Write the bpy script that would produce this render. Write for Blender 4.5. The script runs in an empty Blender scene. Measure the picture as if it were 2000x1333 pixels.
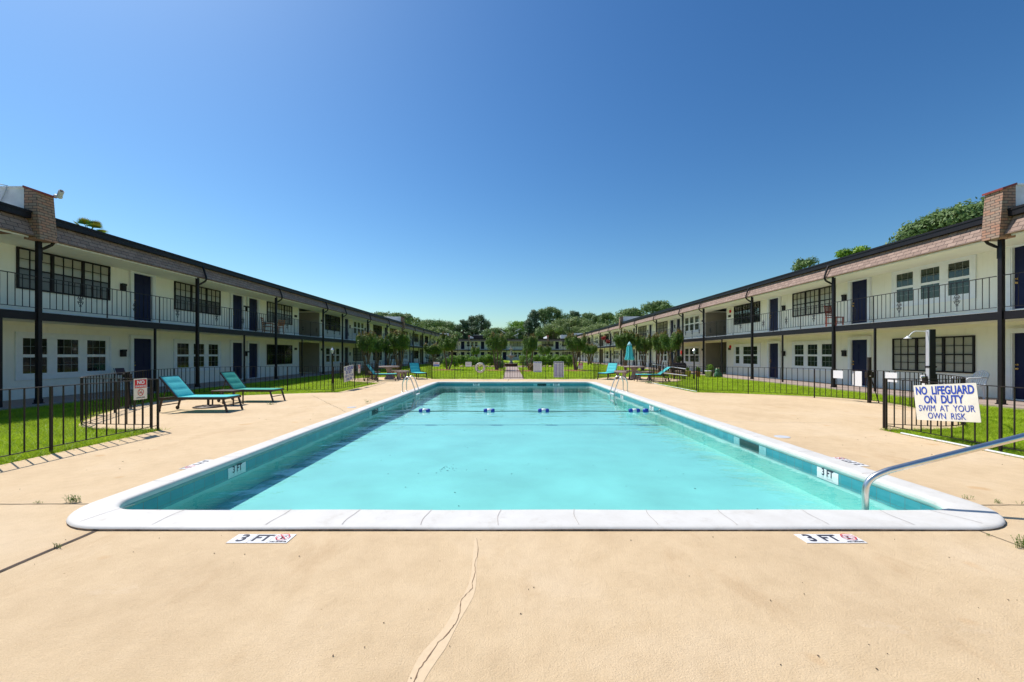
import bpy, bmesh, math, random
import numpy as np
from mathutils import Vector, Matrix

# ------------------------------------------------------------------ camera, light, exposure
S = bpy.context.scene
COL = S.collection
H = 1.43                      # eye height above the pool deck
FPX, CX, CY = 815.0, 997.0, 693.0
cam_d = bpy.data.cameras.new('camera')
cam = bpy.data.objects.new('camera', cam_d)
COL.objects.link(cam)
cam.location = (0, 0, H)
cam.rotation_euler = (math.radians(90), 0, 0)
cam_d.sensor_width = 36.0
cam_d.lens = FPX / 2000 * 36
cam_d.shift_x = (1000 - CX) / 2000
cam_d.shift_y = (CY - 666.5) / 2000
cam_d.clip_start = 0.05
cam_d.clip_end = 3000
S.camera = cam

SUN = Vector((-0.55, 0.36, 1.0)).normalized()
ELEV = math.asin(SUN.z)
AZ = math.atan2(SUN.x, SUN.y)
w = bpy.data.worlds.new('World'); S.world = w; w.use_nodes = True
nt = w.node_tree
bg = nt.nodes['Background']
sky = nt.nodes.new('ShaderNodeTexSky')
sky.sky_type = 'NISHITA'
sky.sun_disc = False
sky.sun_elevation = ELEV
sky.sun_rotation = AZ
sky.altitude = 0
sky.air_density = 1.15
sky.dust_density = 0.8
sky.ozone_density = 2.2
hs = nt.nodes.new('ShaderNodeHueSaturation')
hs.inputs['Saturation'].default_value = 1.22
nt.links.new(sky.outputs[0], hs.inputs['Color'])
tint = nt.nodes.new('ShaderNodeMix'); tint.data_type = 'RGBA'; tint.blend_type = 'MULTIPLY'
tint.inputs[0].default_value = 1.0; tint.inputs[7].default_value = (.82 / 7, .93 / 7, .93 / 7, 1)
nt.links.new(hs.outputs[0], tint.inputs[6])
gam = nt.nodes.new('ShaderNodeGamma'); gam.inputs[1].default_value = 1.28
nt.links.new(tint.outputs[2], gam.inputs[0])
sca = nt.nodes.new('ShaderNodeMix'); sca.data_type = 'RGBA'; sca.blend_type = 'MULTIPLY'; sca.clamp_factor = False
sca.inputs[0].default_value = 1.0; sca.inputs[7].default_value = (7, 7, 7, 1)
nt.links.new(gam.outputs[0], sca.inputs[6])
nt.links.new(sca.outputs[2], bg.inputs[0])
bg.inputs[1].default_value = 0.125
sun_d = bpy.data.lights.new('sun', 'SUN')
sun_d.energy = 4.2
sun_d.angle = math.radians(0.5)
sun_d.color = (1.0, 0.95, 0.87)
sun = bpy.data.objects.new('sun', sun_d)
COL.objects.link(sun)
sun.location = (0, 0, 60)
sun.rotation_euler = SUN.to_track_quat('Z', 'Y').to_euler()
S.view_settings.view_transform = 'Standard'
S.view_settings.look = 'None'
S.view_settings.exposure = 0.24
S.view_settings.gamma = 1.0
S.render.engine = 'CYCLES'
S.cycles.max_bounces = 8
S.cycles.transparent_max_bounces = 16
S.cycles.use_denoising = True

rnd = random.Random(7)
nrs = np.random.RandomState(11)

# ------------------------------------------------------------------ materials
def new_mat(name):
    m = bpy.data.materials.new(name); m.use_nodes = True
    return m, m.node_tree, m.node_tree.nodes['Principled BSDF']

def node(nt, typ, **kw):
    n = nt.nodes.new(typ)
    for k, v in kw.items(): setattr(n, k, v)
    return n

def coords(nt, scale=(1, 1, 1), kind='Object'):
    tc = node(nt, 'ShaderNodeTexCoord'); mp = node(nt, 'ShaderNodeMapping')
    mp.inputs['Scale'].default_value = scale
    nt.links.new(tc.outputs[kind], mp.inputs['Vector'])
    return mp.outputs[0]

def noise(nt, vec, scale, detail=4, rough=.55):
    n = node(nt, 'ShaderNodeTexNoise')
    n.inputs['Scale'].default_value = scale; n.inputs['Detail'].default_value = detail
    n.inputs['Roughness'].default_value = rough
    nt.links.new(vec, n.inputs['Vector'])
    return n.outputs[0]

def ramp(nt, fac, stops):
    r = node(nt, 'ShaderNodeValToRGB')
    els = r.color_ramp.elements
    while len(els) < len(stops): els.new(.5)
    for e, (p, c) in zip(els, stops):
        e.position = p; e.color = (c[0], c[1], c[2], 1)
    nt.links.new(fac, r.inputs[0])
    return r.outputs[0]

def mixc(nt, fac, a, b, mode='MIX'):
    m = node(nt, 'ShaderNodeMix', data_type='RGBA', blend_type=mode)
    for s, v in ((m.inputs[0], fac), (m.inputs[6], a), (m.inputs[7], b)):
        if hasattr(v, 'links'): nt.links.new(v, s)
        elif isinstance(v, (int, float)): s.default_value = v
        else: s.default_value = (v[0], v[1], v[2], 1)
    return m.outputs[2]

def bump(nt, bs, h, strength=.3, dist=.01):
    b = node(nt, 'ShaderNodeBump'); b.inputs['Strength'].default_value = strength
    b.inputs['Distance'].default_value = dist
    nt.links.new(h, b.inputs['Height']); nt.links.new(b.outputs[0], bs.inputs['Normal'])

def sc(c, k): return tuple(min(1, x * k) for x in c)

def mat(name, c, rough=.6, var=.15, nscale=6, metal=0, bumpk=.15, bscale=60, bdist=.003, spec=.5):
    m, nt, bs = new_mat(name)
    v = coords(nt)
    n = noise(nt, v, nscale, 6)
    nt.links.new(ramp(nt, n, [(.3, sc(c, 1 - var)), (.7, sc(c, 1 + var))]), bs.inputs['Base Color'])
    bs.inputs['Roughness'].default_value = rough
    bs.inputs['Metallic'].default_value = metal
    bs.inputs['Specular IOR Level'].default_value = spec
    if bumpk: bump(nt, bs, noise(nt, v, bscale, 3), bumpk, bdist)
    return m

M = {}
M['black'] = mat('black_paint', (.011, .008, .010), .5, .25, 5, bumpk=.1, spec=.3)
M['fence'] = mat('fence_paint', (.020, .013, .011), .5, .35, 14, bumpk=.2, bscale=120, spec=.35)
M['trim'] = mat('white_trim', (.78, .80, .83), .55, .04)
M['steel'] = mat('stainless_steel', (.76, .73, .68), .3, .08, 20, metal=1, bumpk=.04)
M['alu'] = mat('pale_aluminium', (.75, .76, .78), .35, .08, 20, metal=.6)
M['pvc'] = mat('white_plastic', (.74, .74, .76), .4, .05)
M['pvcgrey'] = mat('grey_white_plastic', (.6, .62, .66), .45, .06)
M['bronze'] = mat('dark_bronze_frame', (.055, .036, .03), .45, .25, 12, metal=.3)
M['aqua'] = mat('aqua_fabric', (.075, .58, .60), .75, .08, 8, bumpk=.5, bscale=400, bdist=.002)
M['teal'] = mat('green_teal_fabric', (.04, .38, .30), .75, .1, 8, bumpk=.5, bscale=400, bdist=.002)
M['stone'] = mat('cast_stone', (.34, .27, .24), .85, .25, 7, bumpk=.5, bscale=50)
M['fountain'] = mat('fountain_stone', (.40, .37, .32), .85, .3, 6, bumpk=.5, bscale=30)
M['brass'] = mat('brass', (.75, .52, .2), .25, .1, metal=1, bumpk=0)
M['red'] = mat('red_sign_paint', (.62, .01, .015), .45, .05)
M['blue'] = mat('blue_sign_ink', (.015, .06, .42), .5, .08)
M['ink'] = mat('dark_ink', (.03, .03, .05), .6, .1)
M['purple'] = mat('violet_sign_ink', (.20, .17, .42), .6, .1)
M['sign'] = mat('sign_panel', (.78, .74, .64), .5, .07, 5, bumpk=.08)
M['signw'] = mat('white_sign_panel', (.76, .76, .78), .45, .04)
M['marker'] = mat('depth_marker_face', (.78, .77, .76), .45, .06, 20)
M['redwood'] = mat('red_stained_wood', (.24, .045, .02), .5, .3, 12)
M['orangewood'] = mat('orange_wood', (.38, .15, .06), .55, .3, 12)
M['plum'] = mat('plum_plastic', (.05, .012, .03), .5, .2)
M['soffit'] = mat('brown_wood_soffit', (.20, .09, .045), .7, .3, 8)
M['terracotta'] = mat('terracotta', (.42, .16, .09), .8, .2)
M['tan'] = mat('tan_planter', (.5, .36, .2), .8, .2)
M['frog'] = mat('green_glaze', (.06, .17, .08), .35, .3, 20)
M['float_blue'] = mat('blue_float', (.01, .05, .36), .4, .1)
M['rope'] = mat('dark_rope', (.03, .07, .08), .8, .3, 40)
M['bark'] = mat('pale_brown_bark', (.21, .145, .105), .85, .35, 9, bumpk=.6, bscale=35, bdist=.01)
M['darkbark'] = mat('dark_bark', (.09, .065, .05), .9, .3, 6, bumpk=.6, bscale=20, bdist=.02)
M['mulch'] = mat('red_mulch', (.30, .085, .06), .95, .6, 22, bumpk=1, bscale=45, bdist=.04)
M['hvac'] = mat('grey_metal_unit', (.5, .51, .52), .5, .1, metal=.3)
M['gasket'] = mat('joint_filler', (.075, .05, .035), .9, .5, 14)
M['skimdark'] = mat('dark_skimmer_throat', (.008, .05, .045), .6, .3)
M['cap_red'] = mat('red_parapet_cap', (.24, .035, .025), .55, .2)
M['grey_white_wall'] = mat('weathered_white_wall', (.66, .67, .69), .8, .14, 2.5, bumpk=.3)

def siding():
    m, nt, bs = new_mat('painted_siding')
    v = coords(nt)
    n = noise(nt, v, 1.2, 5)
    nt.links.new(ramp(nt, n, [(.3, (.84, .82, .74)), (.7, (.89, .87, .79))]), bs.inputs['Base Color'])
    st = ramp(nt, noise(nt, coords(nt, (2.2, 2.2, .12)), 3, 6, .7), [(.5, (1, 1, 1)), (.85, (.86, .84, .80))])
    cc = bs.inputs['Base Color'].links[0].from_socket
    nt.links.new(mixc(nt, .8, cc, st, 'MULTIPLY'), bs.inputs['Base Color'])
    bs.inputs['Roughness'].default_value = .7
    sx = node(nt, 'ShaderNodeSeparateXYZ'); nt.links.new(v, sx.inputs[0])
    mu = node(nt, 'ShaderNodeMath', operation='MULTIPLY'); mu.inputs[1].default_value = 1 / .203
    nt.links.new(sx.outputs[0], mu.inputs[0])
    fr = node(nt, 'ShaderNodeMath', operation='FRACT'); nt.links.new(mu.outputs[0], fr.inputs[0])
    gt = node(nt, 'ShaderNodeMath', operation='GREATER_THAN'); gt.inputs[1].default_value = .06
    nt.links.new(fr.outputs[0], gt.inputs[0])
    bump(nt, bs, gt.outputs[0], .35, .006)
    return m
M['siding'] = siding()
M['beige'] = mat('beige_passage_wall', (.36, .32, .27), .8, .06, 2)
M['ceil'] = mat('cream_ceiling', (.87, .83, .71), .7, .04, 2)

def brickish(name, c1, c2, mortar, bw, rh, msize, offset=.5, rough=.85, axes=('X', 'Z'), var=.3, bstr=.8, bdist=.012):
    m, nt, bs = new_mat(name)
    v = coords(nt)
    sx = node(nt, 'ShaderNodeSeparateXYZ'); nt.links.new(v, sx.inputs[0])
    cb = node(nt, 'ShaderNodeCombineXYZ')
    def ax(a):
        if len(a) == 1: return sx.outputs['XYZ'.index(a)]
        ad = node(nt, 'ShaderNodeMath', operation='ADD')
        nt.links.new(sx.outputs['XYZ'.index(a[0])], ad.inputs[0]); nt.links.new(sx.outputs['XYZ'.index(a[1])], ad.inputs[1])
        return ad.outputs[0]
    nt.links.new(ax(axes[0]), cb.inputs[0]); nt.links.new(ax(axes[1]), cb.inputs[1])
    b = node(nt, 'ShaderNodeTexBrick')
    b.offset = offset
    b.inputs['Scale'].default_value = 1
    b.inputs['Brick Width'].default_value = bw; b.inputs['Row Height'].default_value = rh
    b.inputs['Mortar Size'].default_value = msize
    b.inputs['Color1'].default_value = (*c1, 1); b.inputs['Color2'].default_value = (*c2, 1)
    b.inputs['Mortar'].default_value = (*mortar, 1)
    b.inputs['Bias'].default_value = 0
    nt.links.new(cb.outputs[0], b.inputs['Vector'])
    n = noise(nt, v, 9, 5)
    col = mixc(nt, .6, b.outputs[0], ramp(nt, n, [(.3, (1 - var,) * 3), (.7, (1, 1, 1))]), 'MULTIPLY')
    nt.links.new(col, bs.inputs['Base Color'])
    bs.inputs['Roughness'].default_value = rough
    inv = node(nt, 'ShaderNodeMath', operation='SUBTRACT'); inv.inputs[0].default_value = 1
    nt.links.new(b.outputs[1], inv.inputs[1])
    bump(nt, bs, inv.outputs[0], bstr, bdist)
    return m
M['shingle'] = brickish('brown_shingles', (.41, .28, .225), (.30, .20, .16), (.075, .05, .045), .27, .118, .007)
M['brick'] = brickish('weathered_brick', (.47, .235, .155), (.36, .26, .20), (.10, .075, .06), .22, .078, .008, axes=('XY', 'Z'))
M['darkbrick'] = brickish('dark_brick', (.14, .045, .03), (.10, .035, .025), (.09, .07, .06), .2, .07, .008, axes=('XY', 'Z'))
M['tile'] = brickish('turquoise_waterline_tile', (.035, .27, .32), (.06, .34, .38), (.13, .20, .19), .168, .168, .0028, offset=0, rough=.2, axes=('XY', 'Z'), var=.2, bstr=.3, bdist=.003)
M['walk'] = brickish('brown_pink_concrete', (.42, .32, .27), (.39, .30, .26), (.2, .15, .13), 3.0, 3.0, .012, offset=0, axes=('X', 'Y'))

def deck_mat():
    m, nt, bs = new_mat('tan_pool_deck')
    v = coords(nt)
    base = ramp(nt, noise(nt, v, .55, 6, .6), [(.3, (.67, .49, .295)), (.5, (.74, .55, .335)), (.72, (.78, .60, .395))])
    mott = ramp(nt, noise(nt, v, 4.5, 8, .7), [(.32, (.88, .86, .83)), (.6, (1, 1, 1))])
    c = mixc(nt, .8, base, mott, 'MULTIPLY')
    sand = ramp(nt, noise(nt, v, 140, 3, .7), [(.3, (.74, .70, .64)), (.55, (1, 1, 1))])
    c = mixc(nt, .55, c, sand, 'MULTIPLY')
    stain = ramp(nt, noise(nt, coords(nt, (1, .35, 1)), 1.6, 5, .75), [(.56, (1, 1, 1)), (.76, (.80, .71, .62))])
    c = mixc(nt, .6, c, stain, 'MULTIPLY')
    rust = ramp(nt, noise(nt, coords(nt, (1, 1, 1)), 2.3, 2, .4), [(.70, (1, 1, 1)), (.76, (.86, .66, .45))])
    c = mixc(nt, .5, c, rust, 'MULTIPLY')
    light = ramp(nt, noise(nt, coords(nt, (.6, 1.3, 1)), 1.1, 7, .8), [(.60, (0, 0, 0)), (.70, (1, 1, 1))])
    lf = node(nt, 'ShaderNodeMath', operation='MULTIPLY'); lf.inputs[1].default_value = .35; nt.links.new(light, lf.inputs[0])
    c = mixc(nt, lf.outputs[0], c, (.80, .64, .46))
    vo = node(nt, 'ShaderNodeTexVoronoi'); vo.inputs['Scale'].default_value = 3.2
    nt.links.new(v, vo.inputs['Vector'])
    spk = ramp(nt, vo.outputs['Distance'], [(.012, (.35, .24, .15)), (.022, (1, 1, 1))])
    c = mixc(nt, .7, c, spk, 'MULTIPLY')
    nt.links.new(c, bs.inputs['Base Color'])
    bs.inputs['Roughness'].default_value = .85
    h1 = noise(nt, v, 110, 4, .7); h2 = noise(nt, v, 14, 5, .6)
    ad = node(nt, 'ShaderNodeMath', operation='ADD')
    nt.links.new(h1, ad.inputs[0]); nt.links.new(h2, ad.inputs[1])
    bump(nt, bs, ad.outputs[0], .8, .010)
    return m
M['deck'] = deck_mat()
M['patch'] = mat('crack_patch', (.675, .51, .325), .85, .05, 30, bumpk=.3, bscale=100)
M['crack'] = mat('crack_line', (.22, .13, .075), .9, .3, 20)

def coping_mat():
    m, nt, bs = new_mat('white_coping')
    v = coords(nt)
    c = ramp(nt, noise(nt, v, 3, 6, .65), [(.3, (.62, .59, .545)), (.65, (.70, .675, .635))])
    g = ramp(nt, noise(nt, v, 5, 9, .75), [(.30, (.74, .70, .64)), (.46, (1, 1, 1))])
    nt.links.new(mixc(nt, .5, c, g, 'MULTIPLY'), bs.inputs['Base Color'])
    bs.inputs['Roughness'].default_value = .65
    bump(nt, bs, noise(nt, v, 25, 5), .25, .006)
    return m
M['coping'] = coping_mat()
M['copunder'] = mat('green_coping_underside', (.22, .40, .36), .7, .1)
M['plaster'] = mat('pool_plaster', (.20, .62, .56), .8, .12, .9, bumpk=.2, bscale=12)

def schlick(nt, f0, normal=None):
    lw = node(nt, 'ShaderNodeLayerWeight'); lw.inputs['Blend'].default_value = .5
    if normal is not None: nt.links.new(normal, lw.inputs['Normal'])
    pw = node(nt, 'ShaderNodeMath', operation='POWER'); pw.inputs[1].default_value = 5.4
    nt.links.new(lw.outputs['Facing'], pw.inputs[0])
    ma = node(nt, 'ShaderNodeMath', operation='MULTIPLY_ADD'); ma.inputs[1].default_value = 1 - f0; ma.inputs[2].default_value = f0
    nt.links.new(pw.outputs[0], ma.inputs[0])
    return ma.outputs[0]

def water_mat():
    m, nt, bs = new_mat('pool_water')
    nt.nodes.remove(bs)
    out = [n for n in nt.nodes if n.type == 'OUTPUT_MATERIAL'][0]
    v = coords(nt, (1, 1.7, 1))
    h = noise(nt, v, 3.2, 3, .5); h2 = noise(nt, v, .9, 2, .5)
    ad = node(nt, 'ShaderNodeMath', operation='MULTIPLY_ADD'); ad.inputs[1].default_value = 2.2
    nt.links.new(h2, ad.inputs[0]); nt.links.new(h, ad.inputs[2])
    b = node(nt, 'ShaderNodeBump'); b.inputs['Strength'].default_value = .045; b.inputs['Distance'].default_value = .1
    nt.links.new(ad.outputs[0], b.inputs['Height'])
    fac = schlick(nt, .02, b.outputs[0])
    tr = node(nt, 'ShaderNodeBsdfTransparent'); tr.inputs[0].default_value = (.96, .99, .99, 1)
    gl = node(nt, 'ShaderNodeBsdfGlossy'); gl.inputs['Roughness'].default_value = .012
    nt.links.new(b.outputs[0], gl.inputs['Normal'])
    mx = node(nt, 'ShaderNodeMixShader')
    nt.links.new(fac, mx.inputs[0]); nt.links.new(tr.outputs[0], mx.inputs[1]); nt.links.new(gl.outputs[0], mx.inputs[2])
    nt.links.new(mx.outputs[0], out.inputs['Surface'])
    return m
M['water'] = water_mat()

def glass_pane(name, c, rough=.06, spec=.6):
    m, nt, bs = new_mat(name)
    v = coords(nt)
    n = noise(nt, v, 1.5, 3)
    nt.links.new(ramp(nt, n, [(.3, sc(c, .6)), (.7, sc(c, 1.4))]), bs.inputs['Base Color'])
    bs.inputs['Roughness'].default_value = rough
    bs.inputs['Specular IOR Level'].default_value = spec
    bump(nt, bs, noise(nt, v, 2.2, 2), .06, .02)
    return m
M['pane'] = glass_pane('dark_window_glass', (.014, .017, .018))
def seeglass():
    m, nt, bs = new_mat('clear_window_glass')
    nt.nodes.remove(bs)
    out = [n for n in nt.nodes if n.type == 'OUTPUT_MATERIAL'][0]
    fac = schlick(nt, .04)
    tr = node(nt, 'ShaderNodeBsdfTransparent'); tr.inputs[0].default_value = (.92, .93, .92, 1)
    gl = node(nt, 'ShaderNodeBsdfGlossy'); gl.inputs['Roughness'].default_value = .03
    mx = node(nt, 'ShaderNodeMixShader')
    nt.links.new(fac, mx.inputs[0]); nt.links.new(tr.outputs[0], mx.inputs[1]); nt.links.new(gl.outputs[0], mx.inputs[2])
    nt.links.new(mx.outputs[0], out.inputs['Surface'])
    return m
M['clear'] = seeglass()
def blind_mat(name, c):
    m, nt, bs = new_mat(name)
    v = coords(nt)
    wv = node(nt, 'ShaderNodeTexWave'); wv.bands_direction = 'Z'; wv.inputs['Scale'].default_value = 11
    nt.links.new(v, wv.inputs['Vector'])
    nt.links.new(ramp(nt, wv.outputs[1], [(.2, sc(c, .72)), (.7, c)]), bs.inputs['Base Color'])
    bs.inputs['Roughness'].default_value = .7
    return m
M['blind'] = blind_mat('pale_window_blind', (.52, .49, .42))
M['blindlow'] = blind_mat('dim_window_blind', (.17, .155, .155))
M['greenpane'] = glass_pane('green_reflection_glass', (.02, .034, .026))  # green of the reflections in the panes is put into the glass colour
def door_mat():
    m, nt, bs = new_mat('navy_door_paint')
    bs.inputs['Base Color'].default_value = (.005, .008, .048, 1); bs.inputs['Roughness'].default_value = .5; bs.inputs['Specular IOR Level'].default_value = .25
    v = coords(nt); bump(nt, bs, noise(nt, v, 60, 2), .1, .002)
    return m
M['door'] = door_mat()

def leaf_mat(name, cols, rough=.55, trans=.25, dry=None):
    m, nt, bs = new_mat(name)
    g = node(nt, 'ShaderNodeNewGeometry')
    c = ramp(nt, g.outputs['Random Per Island'], [(i / max(1, len(cols) - 1), col) for i, col in enumerate(cols)])
    n = ramp(nt, noise(nt, coords(nt), 1.1, 4), [(.3, (.62, .62, .62)), (.7, (1.25, 1.2, 1.1))])
    c = mixc(nt, .8, c, n, 'MULTIPLY')
    if dry:
        df = ramp(nt, noise(nt, coords(nt), 1.7, 6, .75), [(.60, (0, 0, 0)), (.82, (.6, .6, .6))])
        c = mixc(nt, df, c, dry)
    nt.links.new(c, bs.inputs['Base Color'])
    bs.inputs['Roughness'].default_value = rough
    bs.inputs['Specular IOR Level'].default_value = .35
    out = [q for q in nt.nodes if q.type == 'OUTPUT_MATERIAL'][0]
    tl = node(nt, 'ShaderNodeBsdfTranslucent'); nt.links.new(c, tl.inputs[0])
    mx = node(nt, 'ShaderNodeMixShader'); mx.inputs[0].default_value = trans
    nt.links.new(bs.outputs[0], mx.inputs[1]); nt.links.new(tl.outputs[0], mx.inputs[2])
    nt.links.new(mx.outputs[0], out.inputs['Surface'])
    return m
M['leaf_myrtle'] = leaf_mat('myrtle_leaves', [(0.082, 0.162, 0.036), (0.138, 0.244, 0.049), (0.244, 0.356, 0.082)])
M['leaf_bronze'] = leaf_mat('bronze_new_leaves', [(.26, .13, .045), (.30, .19, .05), (.16, .18, .045)])
M['leaf_hedge'] = leaf_mat('bright_hedge_leaves', [(.09, .20, .015), (.20, .38, .035), (.32, .50, .06)], trans=.3)
M['leaf_oak'] = leaf_mat('oak_leaves', [(0.097, 0.179, 0.056), (0.162, 0.259, 0.082), (0.244, 0.341, 0.121)])
M['leaf_light'] = leaf_mat('light_green_leaves', [(0.159, 0.230, 0.071), (0.245, 0.331, 0.115), (0.331, 0.402, 0.172)])
M['leaf_pine'] = leaf_mat('pine_needles', [(0.070, 0.131, 0.070), (0.122, 0.192, 0.104), (0.192, 0.260, 0.148)])
M['leaf_palm'] = leaf_mat('palm_fronds', [(.03, .16, .05), (.06, .22, .06), (.35, .26, .02)])
M['grass'] = leaf_mat('lawn_grass', [(.30, .45, .015), (.42, .58, .025), (.55, .70, .05)], trans=.45, dry=(.30, .36, .05))
M['weed'] = leaf_mat('weed_leaves', [(.09, .2, .015), (.16, .3, .03)])
M['flower'] = leaf_mat('red_flowers', [(.35, .02, .03), (.45, .08, .08)])
def lawn_mat():
    m, nt, bs = new_mat('lawn_soil_and_turf')
    v = coords(nt)
    c = ramp(nt, noise(nt, v, 22, 6, .7), [(.25, (.16, .22, .008)), (.55, (.33, .46, .014)), (.8, (.42, .54, .03))])
    c = mixc(nt, .5, c, ramp(nt, noise(nt, v, .8, 4), [(.3, (.7, .78, .7)), (.7, (1.1, 1.05, 1))]), 'MULTIPLY')
    nt.links.new(c, bs.inputs['Base Color']); bs.inputs['Roughness'].default_value = .95
    bump(nt, bs, noise(nt, v, 60, 4), .8, .03)
    return m
M['lawn'] = lawn_mat()

# ------------------------------------------------------------------ object helpers
def tag(o, label=None, cat=None, group=None, kind=None):
    if label: o['label'] = label
    if cat: o['category'] = cat
    if group: o['group'] = group
    if kind: o['kind'] = kind
    return o

def thing(name, label, cat, loc=(0, 0, 0), rz=0, group=None):
    o = bpy.data.objects.new(name, None); COL.objects.link(o)
    o.empty_display_size = .1
    o.location = loc; o.rotation_euler = (0, 0, rz)
    return tag(o, label, cat, group)

class MB:
    """collects boxes, bars and tubes into one mesh"""
    def __init__(s): s.v = []; s.f = []; s.sm = []; s.mi = []; s.m = 0
    def add(s, vs, fs, smooth=False):
        b = len(s.v); s.v += [tuple(p) for p in vs]
        for f in fs: s.f.append([b + i for i in f]); s.sm.append(smooth); s.mi.append(s.m)
        return s
    def box(s, x0, x1, y0, y1, z0, z1, M4=None):
        x0, x1 = min(x0, x1), max(x0, x1); y0, y1 = min(y0, y1), max(y0, y1); z0, z1 = min(z0, z1), max(z0, z1)
        vs = [Vector((x, y, z)) for z in (z0, z1) for x, y in ((x0, y0), (x1, y0), (x1, y1), (x0, y1))]
        if M4 is not None: vs = [M4 @ p for p in vs]
        return s.add(vs, [(3, 2, 1, 0), (4, 5, 6, 7), (0, 1, 5, 4), (1, 2, 6, 5), (2, 3, 7, 6), (3, 0, 4, 7)])
    def bar(s, p, q, a, b=None, up=(0, 0, 1)):
        p = Vector(p); q = Vector(q); b = b or a
        d = (q - p).normalized(); up = Vector(up)
        if abs(d.dot(up)) > .98: up = Vector((1, 0, 0))
        x = d.cross(up).normalized(); y = x.cross(d).normalized()
        vs = [c + x * sx * a / 2 + y * sy * b / 2 for c in (p, q) for sx, sy in ((-1, -1), (1, -1), (1, 1), (-1, 1))]
        return s.add(vs, [(0, 1, 2, 3), (7, 6, 5, 4), (0, 4, 5, 1), (1, 5, 6, 2), (2, 6, 7, 3), (3, 7, 4, 0)])
    def tube(s, pts, r, seg=10, caps=True):
        pts = [Vector(p) for p in pts]; n = len(pts)
        rs = r if isinstance(r, (list, tuple)) else [r] * n
        vs = []; fs = []; prev = None
        for i, p in enumerate(pts):
            d = (pts[min(i + 1, n - 1)] - pts[max(i - 1, 0)]).normalized()
            if prev is None:
                up = Vector((0, 0, 1)) if abs(d.z) < .95 else Vector((1, 0, 0))
                x = d.cross(up).normalized()
            else: x = (prev - d * prev.dot(d)).normalized()
            prev = x; y = d.cross(x)
            for k in range(seg):
                a = 2 * math.pi * k / seg
                vs.append(p + (x * math.cos(a) + y * math.sin(a)) * rs[i])
        for i in range(n - 1):
            for k in range(seg):
                k2 = (k + 1) % seg
                fs.append((i * seg + k, i * seg + k2, (i + 1) * seg + k2, (i + 1) * seg + k))
        s.add(vs, fs, True)
        if caps:
            s.add(vs[:seg], [tuple(range(seg))[::-1]]); s.add(vs[-seg:], [tuple(range(seg))])
        return s
    def lathe(s, prof, seg=24, c=(0, 0, 0), fold=0, nf=8, smooth=True):
        vs = []; fs = []
        for r, z in prof:
            for k in range(seg):
                a = 2 * math.pi * k / seg
                rr = r * (1 + fold * math.cos(a * nf))
                vs.append((c[0] + rr * math.cos(a), c[1] + rr * math.sin(a), c[2] + z))
        for i in range(len(prof) - 1):
            for k in range(seg):
                k2 = (k + 1) % seg
                fs.append((i * seg + k, i * seg + k2, (i + 1) * seg + k2, (i + 1) * seg + k))
        return s.add(vs, fs, smooth)
    def prism(s, poly, z0, z1):
        n = len(poly)
        vs = [(x, y, z0) for x, y in poly] + [(x, y, z1) for x, y in poly]
        fs = [tuple(range(n))[::-1], tuple(range(n, 2 * n))] + [(i, (i + 1) % n, n + (i + 1) % n, n + i) for i in range(n)]
        return s.add(vs, fs)
    def build(s, name, m, parent=None, loc=(0, 0, 0), rot=None, bevel=0):
        me = bpy.data.meshes.new(name)
        me.from_pydata(s.v, [], s.f)
        me.polygons.foreach_set('use_smooth', s.sm)
        me.polygons.foreach_set('material_index', s.mi)
        for q in (m if isinstance(m, (list, tuple)) else [m]): me.materials.append(q)
        me.update()
        o = bpy.data.objects.new(name, me); COL.objects.link(o)
        o.parent = parent; o.location = loc
        if rot: o.rotation_euler = rot
        if bevel:
            b = o.modifiers.new('bevel', 'BEVEL'); b.width = bevel; b.segments = 2; b.limit_method = 'ANGLE'
        return o

def copy_obj(o, parent=None, **kw):
    c = o.copy(); COL.objects.link(c); c.parent = parent
    for k, v in kw.items():
        if k in ('label', 'category', 'group'): c[k] = v
        else: setattr(c, k, v)
    return c

def copy_tree(o, parent=None, **kw):
    c = copy_obj(o, parent, **kw)
    for ch in list(o.children): copy_tree(ch, c)
    return c

def text(parent, s, m, size, loc, rot=(math.pi / 2, 0, 0), align='CENTER', bold=0, sx=1, name='lettering', shear=0):
    cu = bpy.data.curves.new(name, 'FONT')
    cu.body = s; cu.size = size; cu.align_x = align; cu.align_y = 'CENTER'
    cu.offset = bold; cu.extrude = .0006; cu.space_character = 1.0; cu.shear = shear; cu.resolution_u = 4
    tmp = bpy.data.objects.new('tmp', cu); COL.objects.link(tmp)
    bpy.context.view_layer.update()
    me = bpy.data.meshes.new_from_object(tmp.evaluated_get(bpy.context.evaluated_depsgraph_get()))
    bpy.data.objects.remove(tmp); bpy.data.curves.remove(cu)
    me.name = name
    me.materials.clear(); me.materials.append(m)
    o = bpy.data.objects.new(name, me); COL.objects.link(o)
    o.parent = parent; o.location = loc; o.rotation_euler = rot; o.scale = (sx, 1, 1)
    return o

def ringpts(cx, cz, r, n=20, y=0): return [(cx + r * math.cos(2 * math.pi * k / n), y, cz + r * math.sin(2 * math.pi * k / n)) for k in range(n + 1)]

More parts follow.
